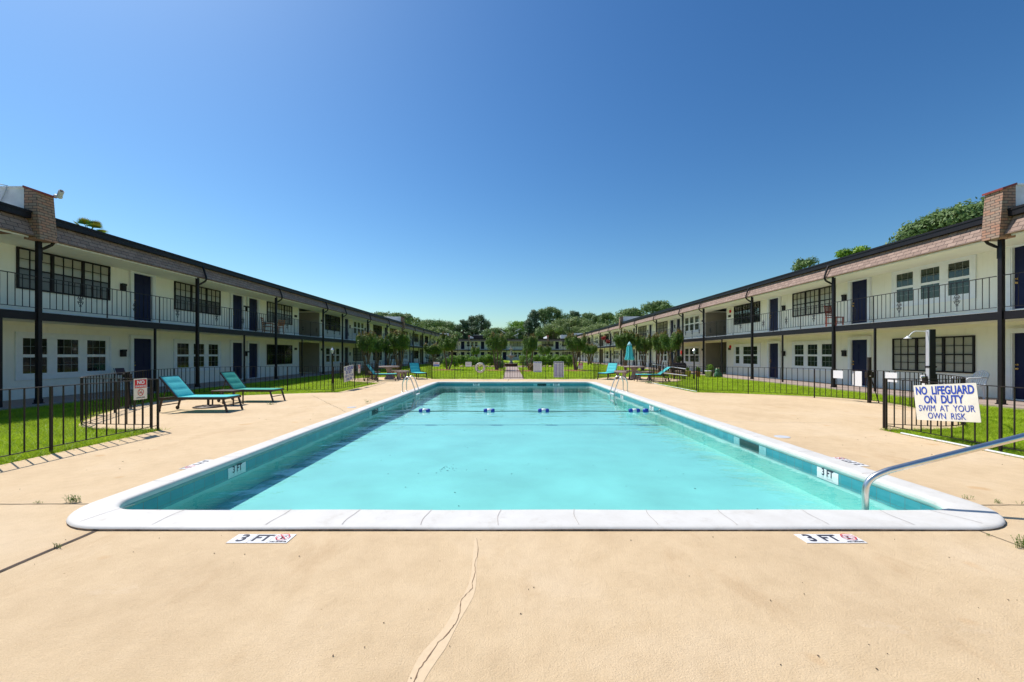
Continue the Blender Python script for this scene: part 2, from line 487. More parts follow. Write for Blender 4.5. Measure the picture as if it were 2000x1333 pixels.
# ------------------------------------------------------------------ foliage
def leaves(name, blobs, n, size, mats, parent=None, shell=.55, up=.25, asp=1.6, top_mat=None, loc=(0, 0, 0), seed=0, droop=0):
    """blobs: (cx,cy,cz,rx,ry,rz). mats: list. top_mat: z fraction above which slot 1 is likely"""
    rs = np.random.RandomState(seed)
    b = np.array(blobs, float)
    vol = (b[:, 3] * b[:, 4] * b[:, 5]) ** (2 / 3)
    idx = rs.choice(len(b), n, p=vol / vol.sum())
    d = rs.normal(size=(n, 3)); d /= np.linalg.norm(d, axis=1)[:, None]
    rad = shell + (1 - shell) * rs.rand(n) ** .6
    lump = 1 + .16 * np.sin(d[:, 0] * 7 + idx) * np.sin(d[:, 1] * 6 + 2 * idx) + .11 * rs.normal(size=n)
    P = b[idx, :3] + d * b[idx, 3:] * (rad * lump)[:, None]
    nrm = d + rs.normal(size=(n, 3)) * .55; nrm[:, 2] += up
    nrm /= np.linalg.norm(nrm, axis=1)[:, None]
    t = np.cross(nrm, rs.normal(size=(n, 3))); t /= np.linalg.norm(t, axis=1)[:, None]
    u = np.cross(nrm, t)
    sz = size * (.6 + .8 * rs.rand(n))[:, None]
    V = np.stack([P - t * sz * asp, P - u * sz * .55, P + t * sz * asp, P + u * sz * .55], 1).reshape(-1, 3)
    me = bpy.data.meshes.new(name)
    me.vertices.add(4 * n); me.vertices.foreach_set('co', V.astype(np.float32).ravel())
    me.loops.add(4 * n); me.loops.foreach_set('vertex_index', np.arange(4 * n, dtype=np.int32))
    me.polygons.add(n); me.polygons.foreach_set('loop_start', np.arange(0, 4 * n, 4, dtype=np.int32))
    me.polygons.foreach_set('loop_total', np.full(n, 4, dtype=np.int32))
    for m in mats: me.materials.append(m)
    if len(mats) > 1:
        zf = (P[:, 2] - P[:, 2].min()) / (np.ptp(P[:, 2]) + 1e-6)
        mi = (zf + rs.normal(size=n) * .10 > top_mat).astype(np.int32)
        me.polygons.foreach_set('material_index', mi)
    me.update(calc_edges=True)
    o = bpy.data.objects.new(name, me); COL.objects.link(o); o.parent = parent; o.location = loc
    return o

def limb(mb, p, q, r0, r1, bend=.1, n=4, rs=rnd):
    p = Vector(p); q = Vector(q)
    pts = []; L = (q - p).length
    off = Vector((rs.uniform(-1, 1), rs.uniform(-1, 1), rs.uniform(-.3, .3))) * bend * L
    for i in range(n + 1):
        t = i / n
        pts.append(p.lerp(q, t) + off * math.sin(math.pi * t))
    mb.tube(pts, [r0 + (r1 - r0) * i / n for i in range(n + 1)], 7)

def make_myrtle(seed, stems=5, hgt=3.3, spread=1.05, nleaf=9000, bronze=.80):
    rs = random.Random(seed)
    root = thing('crape_myrtle', 'x', 'tree')
    mb = MB(); blobs = []
    for k in range(stems):
        a = 2 * math.pi * (k + rs.uniform(-.25, .25)) / stems
        r = spread * rs.uniform(.30, .48)
        fx, fy = math.cos(a) * r, math.sin(a) * r
        fork = (fx, fy, hgt * rs.uniform(.46, .56))
        limb(mb, (math.cos(a) * .09, math.sin(a) * .09, -.05), fork, .085, .05, .09, 5, rs)
        for j in range(3):
            a2 = a + rs.uniform(-.9, .9)
            r2 = spread * rs.uniform(.35, .8)
            tip = (math.cos(a2) * r2, math.sin(a2) * r2, hgt * rs.uniform(.66, .82))
            limb(mb, fork, tip, .045, .018, .12, 4, rs)
            blobs.append((tip[0], tip[1], tip[2], spread * .3, spread * .3, hgt * .115))
            for q in range(3):
                e = (tip[0] + rs.uniform(-.28, .28), tip[1] + rs.uniform(-.28, .28), tip[2] + hgt * rs.uniform(.06, .19))
                limb(mb, tip, e, .016, .005, .1, 3, rs)
                blobs.append((e[0], e[1], e[2], .13 * spread, .13 * spread, hgt * .10)); blobs.append((e[0] + rs.uniform(-.15, .15), e[1] + rs.uniform(-.15, .15), e[2] - .1, .2 * spread, .2 * spread, hgt * .06))
    blobs.append((0, 0, hgt * .7, spread * .75, spread * .75, hgt * .17)); blobs.append((0, 0, hgt * .62, spread * .8, spread * .8, hgt * .10))
    mb.build('trunk', M['bark'], root)
    leaves('crown', blobs, int(nleaf * 1.3), .048, [M['leaf_myrtle'], M['leaf_bronze']], root, .25, .3, 1.5, bronze, seed=seed)
    return root

# ------------------------------------------------------------------ ground: lawn, deck, coping, pool, water
PX0, PX1, PY0, PY1 = -3.70, 4.10, 3.784, 21.4     # inner coping edge
OX0, OX1, OY0, OY1 = -3.97, 4.40, 3.38, 21.72     # outer coping edge

def rrect(x0, x1, y0, y1, r, n=8, step=.6):
    pts = []
    for cx, cy, a0 in ((x1 - r, y0 + r, -90), (x1 - r, y1 - r, 0), (x0 + r, y1 - r, 90), (x0 + r, y0 + r, 180)):
        for k in range(n + 1):
            a = math.radians(a0 + 90 * k / n)
            pts.append((cx + r * math.cos(a), cy + r * math.sin(a)))
    out = []
    for i, p in enumerate(pts):
        q = pts[(i + 1) % len(pts)]
        out.append(p)
        L = math.dist(p, q)
        if L > step * 1.5:
            m = int(L / step)
            for j in range(1, m): out.append((p[0] + (q[0] - p[0]) * j / m, p[1] + (q[1] - p[1]) * j / m))
    return out

def smooth_poly(pts, it=2):
    for _ in range(it):
        o = []
        for i in range(len(pts)):
            p = pts[i]; q = pts[(i + 1) % len(pts)]
            if len(p) > 2 or len(q) > 2:      # third value marks a corner that stays sharp
                pass
            a = (p[0] * .75 + q[0] * .25, p[1] * .75 + q[1] * .25); b = (p[0] * .25 + q[0] * .75, p[1] * .25 + q[1] * .75)
            o += [a, b]
        pts = o
    return pts

def curve_open(pts, it=3):
    for _ in range(it):
        o = [pts[0]]
        for i in range(len(pts) - 1):
            p = pts[i]; q = pts[i + 1]
            o += [(p[0] * .75 + q[0] * .25, p[1] * .75 + q[1] * .25), (p[0] * .25 + q[0] * .75, p[1] * .25 + q[1] * .75)]
        o.append(pts[-1]); pts = o
    return pts

def sheet(name, outer, holes, z, m, kind='structure', thick=0):
    bm = bmesh.new()
    es = []
    for loop in [outer] + holes:
        vs = [bm.verts.new((x, y, z)) for x, y in loop]
        es += [bm.edges.new((vs[i], vs[(i + 1) % len(vs)])) for i in range(len(vs))]
    bmesh.ops.triangle_fill(bm, edges=es, use_beauty=True)
    bmesh.ops.recalc_face_normals(bm, faces=bm.faces)
    for f in bm.faces:
        if f.normal.z < 0: f.normal_flip()
    if thick:
        r = bmesh.ops.extrude_face_region(bm, geom=list(bm.faces))
        bmesh.ops.translate(bm, verts=[v for v in r['geom'] if isinstance(v, bmesh.types.BMVert)], vec=(0, 0, -thick))
        bmesh.ops.recalc_face_normals(bm, faces=bm.faces)
    me = bpy.data.meshes.new(name); bm.to_mesh(me); bm.free()
    me.materials.append(m)
    o = bpy.data.objects.new(name, me); COL.objects.link(o)
    return tag(o, kind=kind)

left_bulge = curve_open([(-6.62, 7.95), (-8.1, 8.0), (-9.0, 8.6), (-10.2, 10.6), (-10.9, 12.4), (-10.6, 13.7), (-9.3, 14.7), (-7.6, 15.5), (-6.55, 15.8)])
left_patio = curve_open([(-6.6, 20.8), (-8.6, 22.2), (-9.5, 24.0), (-9.1, 25.8), (-7.4, 26.9), (-5.6, 26.2), (-4.55, 24.45)])
deck_left = [(-6.55, -6.0)] + left_bulge + left_patio
deck_right = [(-x * 1.0 + .42, y) for x, y in deck_left]
DECK = deck_left + deck_right[::-1]
hole = rrect(OX0 + .06, OX1 - .06, OY0 + .06, OY1 - .06, .5)
deck = sheet('pool_deck', DECK, [hole], 0.0, M['deck'], thick=.14)
pit = rrect(OX0 + .02, OX1 - .02, OY0 + .02, OY1 - .02, .5)
lawn = sheet('lawn_ground', [(-260, -40), (260, -40), (260, 420), (-260, 420)], [pit], -.035, M['lawn'])

def loop_band(mb, loops):
    """loops: list of equal length vert rings"""
    n = len(loops[0]); vs = [p for l in loops for p in l]
    fs = []
    for i in range(len(loops) - 1):
        for k in range(n):
            k2 = (k + 1) % n
            fs.append((i * n + k, i * n + k2, (i + 1) * n + k2, (i + 1) * n + k))
    mb.add(vs, fs, True)

def rr_interp(t, z):
    """ring between outer (t=0) and inner (t=1) coping edges, same vertex count"""
    x0 = OX0 + (PX0 - OX0) * t; x1 = OX1 + (PX1 - OX1) * t; y0 = OY0 + (PY0 - OY0) * t; y1 = OY1 + (PY1 - OY1) * t
    r = .61 + (.28 - .61) * t
    pts = []
    n = 10
    for cx, cy, a0 in ((x1 - r, y0 + r, -90), (x1 - r, y1 - r, 0), (x0 + r, y1 - r, 90), (x0 + r, y0 + r, 180)):
        for k in range(n + 1):
            a = math.radians(a0 + 90 * k / n); pts.append((cx + r * math.cos(a), cy + r * math.sin(a)))
    out = []
    segs = {n: 56, 2 * n + 1: 26, 3 * n + 2: 56, 4 * n + 3: 26}
    for i, p in enumerate(pts):
        q = pts[(i + 1) % len(pts)]; out.append(p)
        if i in segs:
            m = segs[i]
            out += [(p[0] + (q[0] - p[0]) * j / m, p[1] + (q[1] - p[1]) * j / m) for j in range(1, m)]
    return [(x, y, z + .0025 * math.sin(x * 3.1 + y * 1.7)) for x, y in out]

mb = MB()
prof = [(0, .014), (.012, .023), (.04, .030), (.09, .034), (.3, .035), (.7, .034), (.9, .035), (.97, .027), (1.0, .006), (1.0, -.022)]
loop_band(mb, [rr_interp(t, z) for t, z in prof])
pool = thing('swimming_pool', 'long rectangular swimming pool with white coping and turquoise tile band', 'swimming pool', (0, 0, 0))
cop = mb.build('coping', M['coping'], pool)
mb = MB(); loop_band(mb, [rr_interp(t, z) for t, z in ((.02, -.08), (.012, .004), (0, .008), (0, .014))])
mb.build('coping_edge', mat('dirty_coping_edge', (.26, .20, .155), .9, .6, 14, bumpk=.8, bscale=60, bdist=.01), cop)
mb = MB(); loop_band(mb, [rr_interp(t, z) for t, z in ((1.0, -.022), (1.06, -.052), (.93, -.054))])
mb.build('coping_lip', M['copunder'], cop)
# joints across the coping stones
mb = MB()
def cjoint(x0, y0, x1, y1):
    p = Vector((x0, y0, .038)); q = Vector((x1, y1, .038)); d = (q - p)
    nn = Vector((-d.y, d.x, 0)).normalized() * .0026
    pts = []
    for i in range(7):
        t = i / 6; c = p + d * t + nn * 4 * math.sin(t * 5 + x0 * 9)
        c.z = .0375 - .0008 * t + .0025 * math.sin(c.x * 3.1 + c.y * 1.7)
        pts.append(c)
    for i in range(6):
        mb.add([pts[i] - nn, pts[i] + nn, pts[i + 1] + nn, pts[i + 1] - nn], [(0, 1, 2, 3)])
for x in (-2.95, -2.0, -1.38, -.74, -.11, .55, 1.2, 1.85, 2.6, 3.3): cjoint(x, OY0 + .04, x + .02, PY0 - .02)
for y in [4.6 + 1.1 * k for k in range(15)]:
    cjoint(OX0 + .03, y, PX0 - .02, y + .01); cjoint(PX1 + .02, y + .3, OX1 - .03, y + .31)
cjoint(-3.6, OY0 + .1, -3.5, PY0 + .1); cjoint(3.9, OY0 + .07, 3.75, PY0 + .02)
mb.build('coping_joint', mat('coping_joint_line', (.42, .38, .35), .9), cop)

# pool shell
WZ = -.115
def floor_z(y): 
    if y < 11.3: return -.47
    return max(-.51, -.47 - (y - 11.3) * .02)
mb = MB()
tl = [rr_interp(1.06, -.053), rr_interp(1.06, -.205)]
loop_band(mb, tl)
mb.build('tile_band', M['tile'], pool)
mb = MB()
r0 = rr_interp(1.045, -.204); r1 = [(x, y, floor_z(y) - .01) for x, y, z in r0]
loop_band(mb, [r0, r1])
ys = [3.6 + .4 * k for k in range(46)]
for i in range(len(ys) - 1):
    a, b = ys[i], ys[i + 1]
    mb.add([(PX0 - .15, a, floor_z(a)), (PX1 + .15, a, floor_z(a)), (PX1 + .15, b, floor_z(b)), (PX0 - .15, b, floor_z(b))], [(0, 1, 2, 3)], True)
# wall seam ledge on the right, and entry steps in the near right corner
shell = mb.build('plaster_shell', M['plaster'], pool)
MB().box(PX0 + .02, PX1 - .02, 11.26, 11.31, -.48, -.466).build('floor_line', mat('floor_line_tile', (.09, .42, .43), .7), pool)
# markers, tiles and skimmers set in the tile band
def wall_panel(side, u0, u1, z0, z1, m, name, parent, off=.004):
    mb2 = MB()
    if side == 'L': x = PX0 + .017 + off; mb2.box(x - .004, x, u0, u1, z0, z1)
    elif side == 'R': x = PX1 - .019 - off; mb2.box(x, x + .004, u0, u1, z0, z1)
    else: y = PY1 - .020 - off; mb2.box(u0, u1, y, y + .004, z0, z1)
    return mb2.build(name, m, parent)
for side, u0, u1, s in (('L', 5.44, 5.80, '3 FT'), ('R', 5.19, 5.55, '3 FT'), ('L', 11.75, 12.1, '5 FT'), ('R', 11.9, 12.25, '5 FT'),
                        ('R', 15.1, 15.45, '8 FT'), ('F', -1.92, -1.58, '8 FT'), ('F', 2.18, 2.52, '8 FT')):
    p = wall_panel(side, u0, u1, -.195, -.058, M['marker'], 'depth_marker', pool)
    c = (u0 + u1) / 2
    if side == 'L': text(p, s, M['ink'], .125, (PX0 + .0225, c, -.102), (math.pi / 2, 0, math.pi / 2), bold=.003, sx=.85)
    elif side == 'R': text(p, s, M['ink'], .125, (PX1 - .0245, c, -.102), (math.pi / 2, 0, -math.pi / 2), bold=.003, sx=.85)
    else: text(p, s, M['ink'], .125, (c, PY1 - .0255, -.098), bold=.004, sx=.85)
for side, u0, u1 in (('R', 6.86, 7.42), ('L', 11.08, 11.6), ('F', 1.38, 1.83)):
    f = wall_panel(side, u0 - .2, u0 - .012, -.2, -.06, mat('pale_tile', (.22, .47, .48), .3, .2, 20), 'pale_tile', pool, .003)
    wall_panel(side, u1 + .012, u1 + .2, -.2, -.06, f.data.materials[0], 'pale_tile', pool, .003)
    wall_panel(side, u0, u1, -.2, -.062, M['skimdark'], 'skimmer_mouth', pool, .005)

# water
mb = MB()
wl = rr_interp(1.0, WZ); wl = [(x, y, WZ) for x, y, z in rr_interp(1.02, 0)]
n = len(wl)
mb.add([(x, y, z) for x, y, z in wl] + [(x, y, -1.6) for x, y, z in wl], [tuple(range(n)), tuple(range(n, 2 * n))[::-1]] + [((i + 1) % n, i, n + i, n + (i + 1) % n) for i in range(n)])
water = mb.build('water', M['water']); tag(water, kind='structure')

# expansion joints, crack, patch
mb = MB()
def strip(pts, wd, z=.004):
    pts = [Vector((x, y, z)) for x, y in pts]
    L = []; R = []
    for i, p in enumerate(pts):
        d = (pts[min(i + 1, len(pts) - 1)] - pts[max(i - 1, 0)]).normalized()
        ww = (wd[i] if isinstance(wd, (list, tuple)) else wd) / 2
        nn = Vector((-d.y, d.x, 0)) * ww
        L.append(p + nn); R.append(p - nn)
    vs = L + R; n = len(pts)
    mb.add(vs, [(n + i, n + i + 1, i + 1, i) for i in range(n - 1)])
def wob(p, q, n, a):
    return [(p[0] + (q[0] - p[0]) * i / n + rnd.uniform(-a, a), p[1] + (q[1] - p[1]) * i / n + rnd.uniform(-a, a)) for i in range(n + 1)]
strip(wob((-3.36, 3.40), (-3.34, -1), 40, .004), .034)
strip(wob((-4.0, 3.99), (-6.55, 3.97), 30, .004), .010)
strip(wob((4.42, 3.96), (6.9, 3.97), 30, .004), .010)
strip(wob((3.80, 3.40), (3.72, -1), 40, .003), .007)
strip(wob((-.15, 21.74), (-.1, 24.4), 16, .02), .012)
strip(wob((-7.0, 14.7), (-4.1, 10.4), 40, .02), .008)
strip(wob((4.45, 8.9), (6.9, 8.7), 20, .02), .007)
strip(wob((4.45, 14.2), (7.0, 14.5), 20, .02), .006)
tag(mb.build('deck_joints', M['gasket']), kind='structure')
def gp(px, py, z=0):
    Y = (H - z) * FPX / (py - CY); return ((px - CX) * Y / FPX, Y)
crk = [gp(*p) for p in ((930, 1052), (934, 1070), (932, 1088), (927, 1102), (929, 1118), (922, 1138), (923, 1150), (908, 1164), (899, 1176), (899, 1192), (893, 1214), (884, 1226), (868, 1246), (856, 1256), (843, 1276), (828, 1296), (816, 1312), (808, 1336), (796, 1366))]
jit = []
for i in range(len(crk) - 1):
    for j in range(4):
        t = j / 4; jit.append((crk[i][0] + (crk[i + 1][0] - crk[i][0]) * t + rnd.uniform(-.0025, .0025), crk[i][1] + (crk[i + 1][1] - crk[i][1]) * t))
pat = curve_open([crk[i] for i in (0, 3, 6, 9, 12, 15, 18)], 2)
mb = MB(); strip(jit, [rnd.uniform(.0015, .0045) * (.7 + i / len(jit)) for i in range(len(jit))], .0035)
tag(mb.build('deck_crack', M['crack']), kind='structure')
mb = MB(); strip(pat, [(.015 + .065 * min(1, (i / len(pat)) * 1.5)) * (1 + .15 * math.sin(i * .7)) for i in range(len(pat))], .0015)
tag(mb.build('deck_patch', M['patch']), kind='structure')

# walkways, path
def flat(name, x0, x1, y0, y1, z0, z1, m):
    return tag(MB().box(x0, x1, y0, y1, z0, z1).build(name, m), kind='structure')
flat('walkway', -15.3, -12.95, 2, 103, -.2, .05, M['walk'])
flat('walkway', 13.2, 15.6, 2, 103, -.2, .05, M['walk'])
flat('walkway', -12.9, 13.15, 100.4, 103, -.2, .04, M['walk'])
flat('garden_path', -.45, .80, 24.45, 48.6, -.12, .004, M['walk'])
mb = MB(); mb.lathe([(0, .006), (3.4, .006), (3.42, -.1)], 48, (.15, 50, 0), smooth=False)
tag(mb.build('fountain_plaza', M['walk']), kind='structure')
# ------------------------------------------------------------------ apartment buildings
def win_black(name='window', two=False, blind=True, lowblind=False):
    """three sash units, black frame; local: x along wall, -y outward, origin bottom centre"""
    W, Hh = (2.96, 1.27)
    mb = MB(); o = -.05
    mb.box(-W / 2, W / 2, o, 0, 0, .05); mb.box(-W / 2, W / 2, o, 0, Hh - .05, Hh)
    uw = W / 3
    for k in range(4):
        x = -W / 2 + k * uw
        a = x - .045 if 0 < k < 3 else (x if k == 0 else x - .05)
        b = a + (.09 if 0 < k < 3 else .05)
        mb.box(a, b, o - .002, 0, .0501, Hh - .0501)
    root = None
    for k in range(3):
        x0 = -W / 2 + k * uw + .055; x1 = x0 + uw - .11
        mb.box(x0 - .012, x1 + .012, o + .004, -.008, Hh / 2 - .022, Hh / 2 + .022)
        for j in (1, 2):
            xx = x0 + (x1 - x0) * j / 3; mb.box(xx - .009, xx + .009, o + .012, -.01, .05, Hh - .05)
        for z in (.05 + (Hh / 2 - .07) / 2, Hh / 2 + .02 + (Hh / 2 - .07) / 2):
            mb.box(x0, x1, o + .0135, -.0115, z - .009, z + .009)
    root = mb.build(name, M['black'])
    g = MB().add([(-W / 2 + .04, -.022, .04), (W / 2 - .04, -.022, .04), (W / 2 - .04, -.022, Hh - .04), (-W / 2 + .04, -.022, Hh - .04)], [(0, 1, 2, 3)]).build('glass', M['clear'], root)
    if blind:
        b = MB().box(-W / 2 + .05, W / 2 - .05, -.008, -.004, Hh / 2 if not lowblind else .05, Hh - .04).build('blind', M['blind'], root)
        if not lowblind: MB().box(-W / 2 + .05, W / 2 - .05, -.008, -.004, .05, Hh / 2).build('blind', M['blindlow'], root)
    else:
        MB().box(-W / 2 + .05, W / 2 - .05, -.008, -.004, .05, Hh - .04).build('blind', M['pane'], root)  # no blind here: dark backing panel painted in for the unlit room
    return root

def win_white(name='window', panes=((-.98, .73), (0, .73), (.98, .73)), W=3.0, green=False):
    Hh = 1.46
    mb = MB()
    z0, z1 = .16, 1.31
    xs = [(-W / 2)]
    edges = []
    for c, wd in panes: edges += [(c - wd / 2, c + wd / 2)]
    mb.box(-W / 2, W / 2, -.03, 0, 0, z0); mb.box(-W / 2, W / 2, -.03, 0, z1, Hh)
    prev = -W / 2
    for a, b in edges: mb.box(prev, a, -.03, 0, z0 + .0005, z1 - .0005); prev = b
    mb.box(prev, W / 2, -.03, 0, z0 + .0005, z1 - .0005)
    # outer moulding
    for a in ((-W / 2 - .02, W / 2 + .02, Hh - .04, Hh + .02), (-W / 2 - .02, W / 2 + .02, -.02, .04)): mb.box(a[0], a[1], -.045, -.002, a[2], a[3])
    for x in (-W / 2 - .018, W / 2 - .042): mb.box(x, x + .06, -.043, -.002, .041, Hh - .041)
    mm = MB()
    for a, b in edges:
        zc = (z0 + z1) / 2
        mb.box(a, b, -.026, -.006, zc - .024, zc + .024)
        for s0, s1 in ((z0, zc - .024), (zc + .024, z1)):
            mb.box(a, a + .025, -.024, -.004, s0, s1); mb.box(b - .025, b, -.024, -.004, s0, s1)
            mb.box(a + .025, b - .025, -.0235, -.0045, s0, s0 + .022); mb.box(a + .025, b - .025, -.0235, -.0045, s1 - .022, s1)
            for j in (1, 2):
                x = a + (b - a) * j / 3; mm.box(x - .006, x + .006, -.012, -.0075, s0, s1)
            zz = (s0 + s1) / 2; mm.box(a, b, -.0115, -.0072, zz - .006, zz + .006)
    root = mb.build(name, M['trim'])
    pm = MB()
    for a, b in edges: pm.box(a, b, -.007, -.003, z0, z1)
    pm.build('pane', M['greenpane'] if green else M['pane'], root)
    mm.build('muntin', mat('grey_muntin', (.22, .24, .23), .5), root)
    return root

def door_obj(right_handle=False):
    mb = MB()
    mb.box(-.43, .43, -.012, 0, 0, 2.03)
    for x in (-.21, .21):
        for z0, z1 in ((.2, .78), (.92, 1.5), (1.62, 1.86)):
            mb.box(x - .14, x + .14, -.018, -.0125, z0, z1); mb.box(x - .11, x + .11, -.026, -.0185, z0 + .03, z1 - .03)
    d = mb.build('door', M['door'])
    f = MB()
    f.box(-.56, -.43, -.09, .0, 0, 2.03); f.box(.43, .56, -.09, .0, 0, 2.03); f.box(-.56, .56, -.09, 0, 2.0305, 2.16)
    f.box(-.575, -.47, -.105, -.0905, 0, 2.06); f.box(.47, .575, -.105, -.0905, 0, 2.06); f.box(-.575, .575, -.105, -.0905, 2.0605, 2.175)
    f.build('door_frame', M['trim'], d)
    MB().box(-.43, .43, -.13, -.013, .0, .03).build('threshold', M['trim'], d)
    h = MB(); h.lathe([(0, 0), (.03, 0), (.03, .01), (.012, .012), (.012, .035), (.03, .045), (.03, .065), (0, .07)], 12)
    for zz in (.95, 1.07):
        h2 = h if zz < 1 else None
        o = MB(); o.lathe([(0, 0), (.032, 0), (.032, .01), (.012, .012), (.012, .035 if zz < 1 else .02), (.03 if zz < 1 else .02, .045), (.03 if zz < 1 else .015, .06), (0, .065)], 12)
        o.build('handle', M['brass'], d, (-.36, -.013, zz), (math.pi / 2, 0, 0))
    return d

protos = {
    'B': win_black(), 'BD': win_black(blind=False), 'BL': win_black(lowblind=True),
    'W': win_white(), 'WG': win_white(green=True),
    'W2': win_white(panes=((-1.06, .52), (.42, 1.62)), W=2.98, green=True),
    'D': door_obj(),
}
def sub_objs(o):
    r = [o]
    for c in o.children: r += sub_objs(c)
    return r

def scroll(mb, x, z, s=1.0):
    """wrought scroll ornament on a baluster, in the plane y=0"""
    for sx in (-1, 1):
        for sz in (-1, 1):
            pts = []
            for k in range(9):
                a = k / 8 * 1.5 * math.pi
                r = .034 * s * (1 - .07 * k)
                pts.append((x + sx * (.045 * s - r * math.cos(a) * .9), 0, z + sz * (.035 * s + r * math.sin(a))))
            mb.tube(pts, .0045 * s, 5)
        mb.tube([(x, 0, z + .13 * s), (x + sx * .05 * s, 0, z + .075 * s), (x + sx * .02 * s, 0, z), (x + sx * .05 * s, 0, z - .075 * s), (x, 0, z - .13 * s)], .006 * s, 5)
    mb.tube([(x - .03 * s, 0, z + .14 * s), (x + .03 * s, 0, z + .14 * s)], .006 * s, 5)
    mb.tube([(x - .03 * s, 0, z - .14 * s), (x + .03 * s, 0, z - .14 * s)], .006 * s, 5)

def building(name, label, loc, rz, L, wins, doors, gaps, posts, thin, walls, sd=1):
    """local frame: x along the facade, -y towards the courtyard, wall face at y=0"""
    R = thing(name, label, 'building', loc, rz)
    F2 = 2.66
    DEP = 9.0; PO = -1.80
    segs = []; x = 0
    for a, b in sorted(gaps): segs.append((x, a)); x = b
    segs.append((x, L))
    for a, b in segs:
        if b - a > .05: MB().box(a, b, 0, DEP, -.1, 4.86).build('wall', M['siding'], R)
    for a, b in gaps:
        o = MB().box(a - .06, a - .002, -.012, DEP, .051, 4.72); 
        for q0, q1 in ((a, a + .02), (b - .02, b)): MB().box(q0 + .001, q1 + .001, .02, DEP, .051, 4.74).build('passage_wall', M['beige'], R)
        for q in (a - .09, b): 
            MB().box(q, q + .09, -.02, -.001, .05, 4.74).build('corner_board', M['trim'], R)
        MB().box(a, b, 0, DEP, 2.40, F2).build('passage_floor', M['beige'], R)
    # upper floor slab: cream underside, black edge beam, white kick
    mb = MB(); mb.box(0, L, PO + .08, -.002, 2.44, F2 - .02); s = mb.build('balcony_floor', M['ceil'], R)
    MB().box(0, L, PO - .0, PO + .08, 2.40, 2.625).build('edge_beam', M['black'], s)
    MB().box(0, L, -.03, -.0035, F2 - .02, F2 + .16).build('skirting', M['trim'], s)
    MB().box(0, L, -.06, -.003, 2.33, 2.439).build('cornice', M['ceil'], s)
    # ceiling of the balcony
    MB().box(0, L, PO - .02, 0, 4.745, 4.80).build('balcony_ceiling', M['ceil'], R)
    # mansard (leans back), gutter, roof deck
    rf = MB()
    rf.box(0, L, PO + .3, DEP + .3, 5.02, 5.2)
    roof = rf.build('roof', mat('pale_flat_roof', (.5, .5, .5), .8), R)
    cuts = sorted(walls)
    xx = 0; parts = []
    for c in cuts: parts.append((xx, c - .23)); xx = c + .23
    parts.append((xx, L))
    for a, b in parts:
        if b - a < .3: continue
        m = MB()
        y0, y1 = PO - .20, PO + .06
        m.add([(a, y0, 4.70), (b, y0, 4.70), (b, y1, 5.22), (a, y1, 5.22), (a, y1 + .25, 5.22), (b, y1 + .25, 5.22), (b, PO + .0, 4.70), (a, PO + .0, 4.70)],
              [(0, 1, 2, 3), (3, 2, 5, 4), (0, 7, 6, 1), (4, 5, 6, 7), (0, 3, 4, 7), (1, 6, 5, 2)])
        mo = m.build('mansard', M['shingle'], roof)
        MB().box(a, b, PO - .0205, PO + .03, 4.66, 4.699).build('soffit', M['trim'], roof)
        g = MB(); g.box(a, b, PO - .10, PO + .1, 5.18, 5.36); g.box(a, b, PO - .12, PO - .1005, 5.33, 5.39); g.box(a, b, PO - .02, PO + .32, 5.36, 5.40)
        g.build('gutter', M['black'], roof)
    # fire walls through the roof
    for c in walls:
        y0b, y1t = PO - .33, PO - .02
        m = MB()
        a, b = c - .22, c + .22
        m.add([(a, y0b, 4.62), (b, y0b, 4.62), (b, PO - .22, 5.93), (a, PO - .22, 5.93), (a, PO + .12, 4.62), (b, PO + .12, 4.62), (b, PO + .12, 6.04), (a, PO + .12, 6.04)],
              [(0, 1, 2, 3), (5, 4, 7, 6), (4, 0, 3, 7), (1, 5, 6, 2), (3, 2, 6, 7), (0, 4, 5, 1)])
        br = m.build('brick_pier', M['brick'], R)
        MB().box(a + .01, b - .01, PO + .12, DEP + .2, 5.0, 6.03).build('fire_wall', M['grey_white_wall'], R)
        m = MB(); m.box(a - .03, b + .03, PO + .13, DEP + .2, 6.031, 6.07); m.build('parapet_cap', M['trim'], R)
        m = MB()
        m.add([(a - .03, PO - .27, 5.905), (b + .03, PO - .27, 5.905), (b + .03, PO + .125, 6.04), (a - .03, PO + .125, 6.04), (a - .03, PO - .27, 5.96), (b + .03, PO - .27, 5.96), (b + .03, PO + .125, 6.095), (a - .03, PO + .125, 6.095)],
              [(3, 2, 1, 0), (4, 5, 6, 7), (0, 1, 5, 4), (1, 2, 6, 5), (2, 3, 7, 6), (3, 0, 4, 7)])
        m.build('parapet_cap', M['cap_red'], br)
    # posts
    pm = None
    for c in posts:
        if pm is None:
            p = MB(); p.box(-.05, .05, PO - .04, PO + .06, .05, 4.69); p.box(-.085, .085, PO - .075, PO + .095, .05, .075); p.box(-.065, .065, PO - .055, PO + .075, .0755, .17)
            pm = p.build('post', M['black'], R, (c, 0, 0))
            d = MB()
            d.tube([(sd * .17, PO - .05, 5.24), (sd * .17, PO - .12, 5.12), (sd * .17, PO - .24, 4.76), (sd * .17, PO - .25, 4.66), (sd * .155, PO - .19, 4.56), (sd * .09, PO - .08, 4.46), (sd * .045, PO - .01, 4.40), (sd * .045, PO - .01, 4.1)], .038, 8)
            d.build('downspout', M['black'], pm)
            last = pm
        else: last = copy_tree(pm, R, location=(c, 0, 0))
    tm = None
    for c in thin:
        if tm is None: tm = MB().box(-.03, .03, PO + .0, PO + .06, .05, 2.405).build('slim_post', M['black'], R, (c, 0, 0))
        else: copy_obj(tm, R, location=(c, 0, 0))
    # balcony railing, one panel between posts
    ps = sorted(posts)
    spans = [(0, ps[0])] + list(zip(ps[:-1], ps[1:])) + [(ps[-1], L)]
    cache = {}
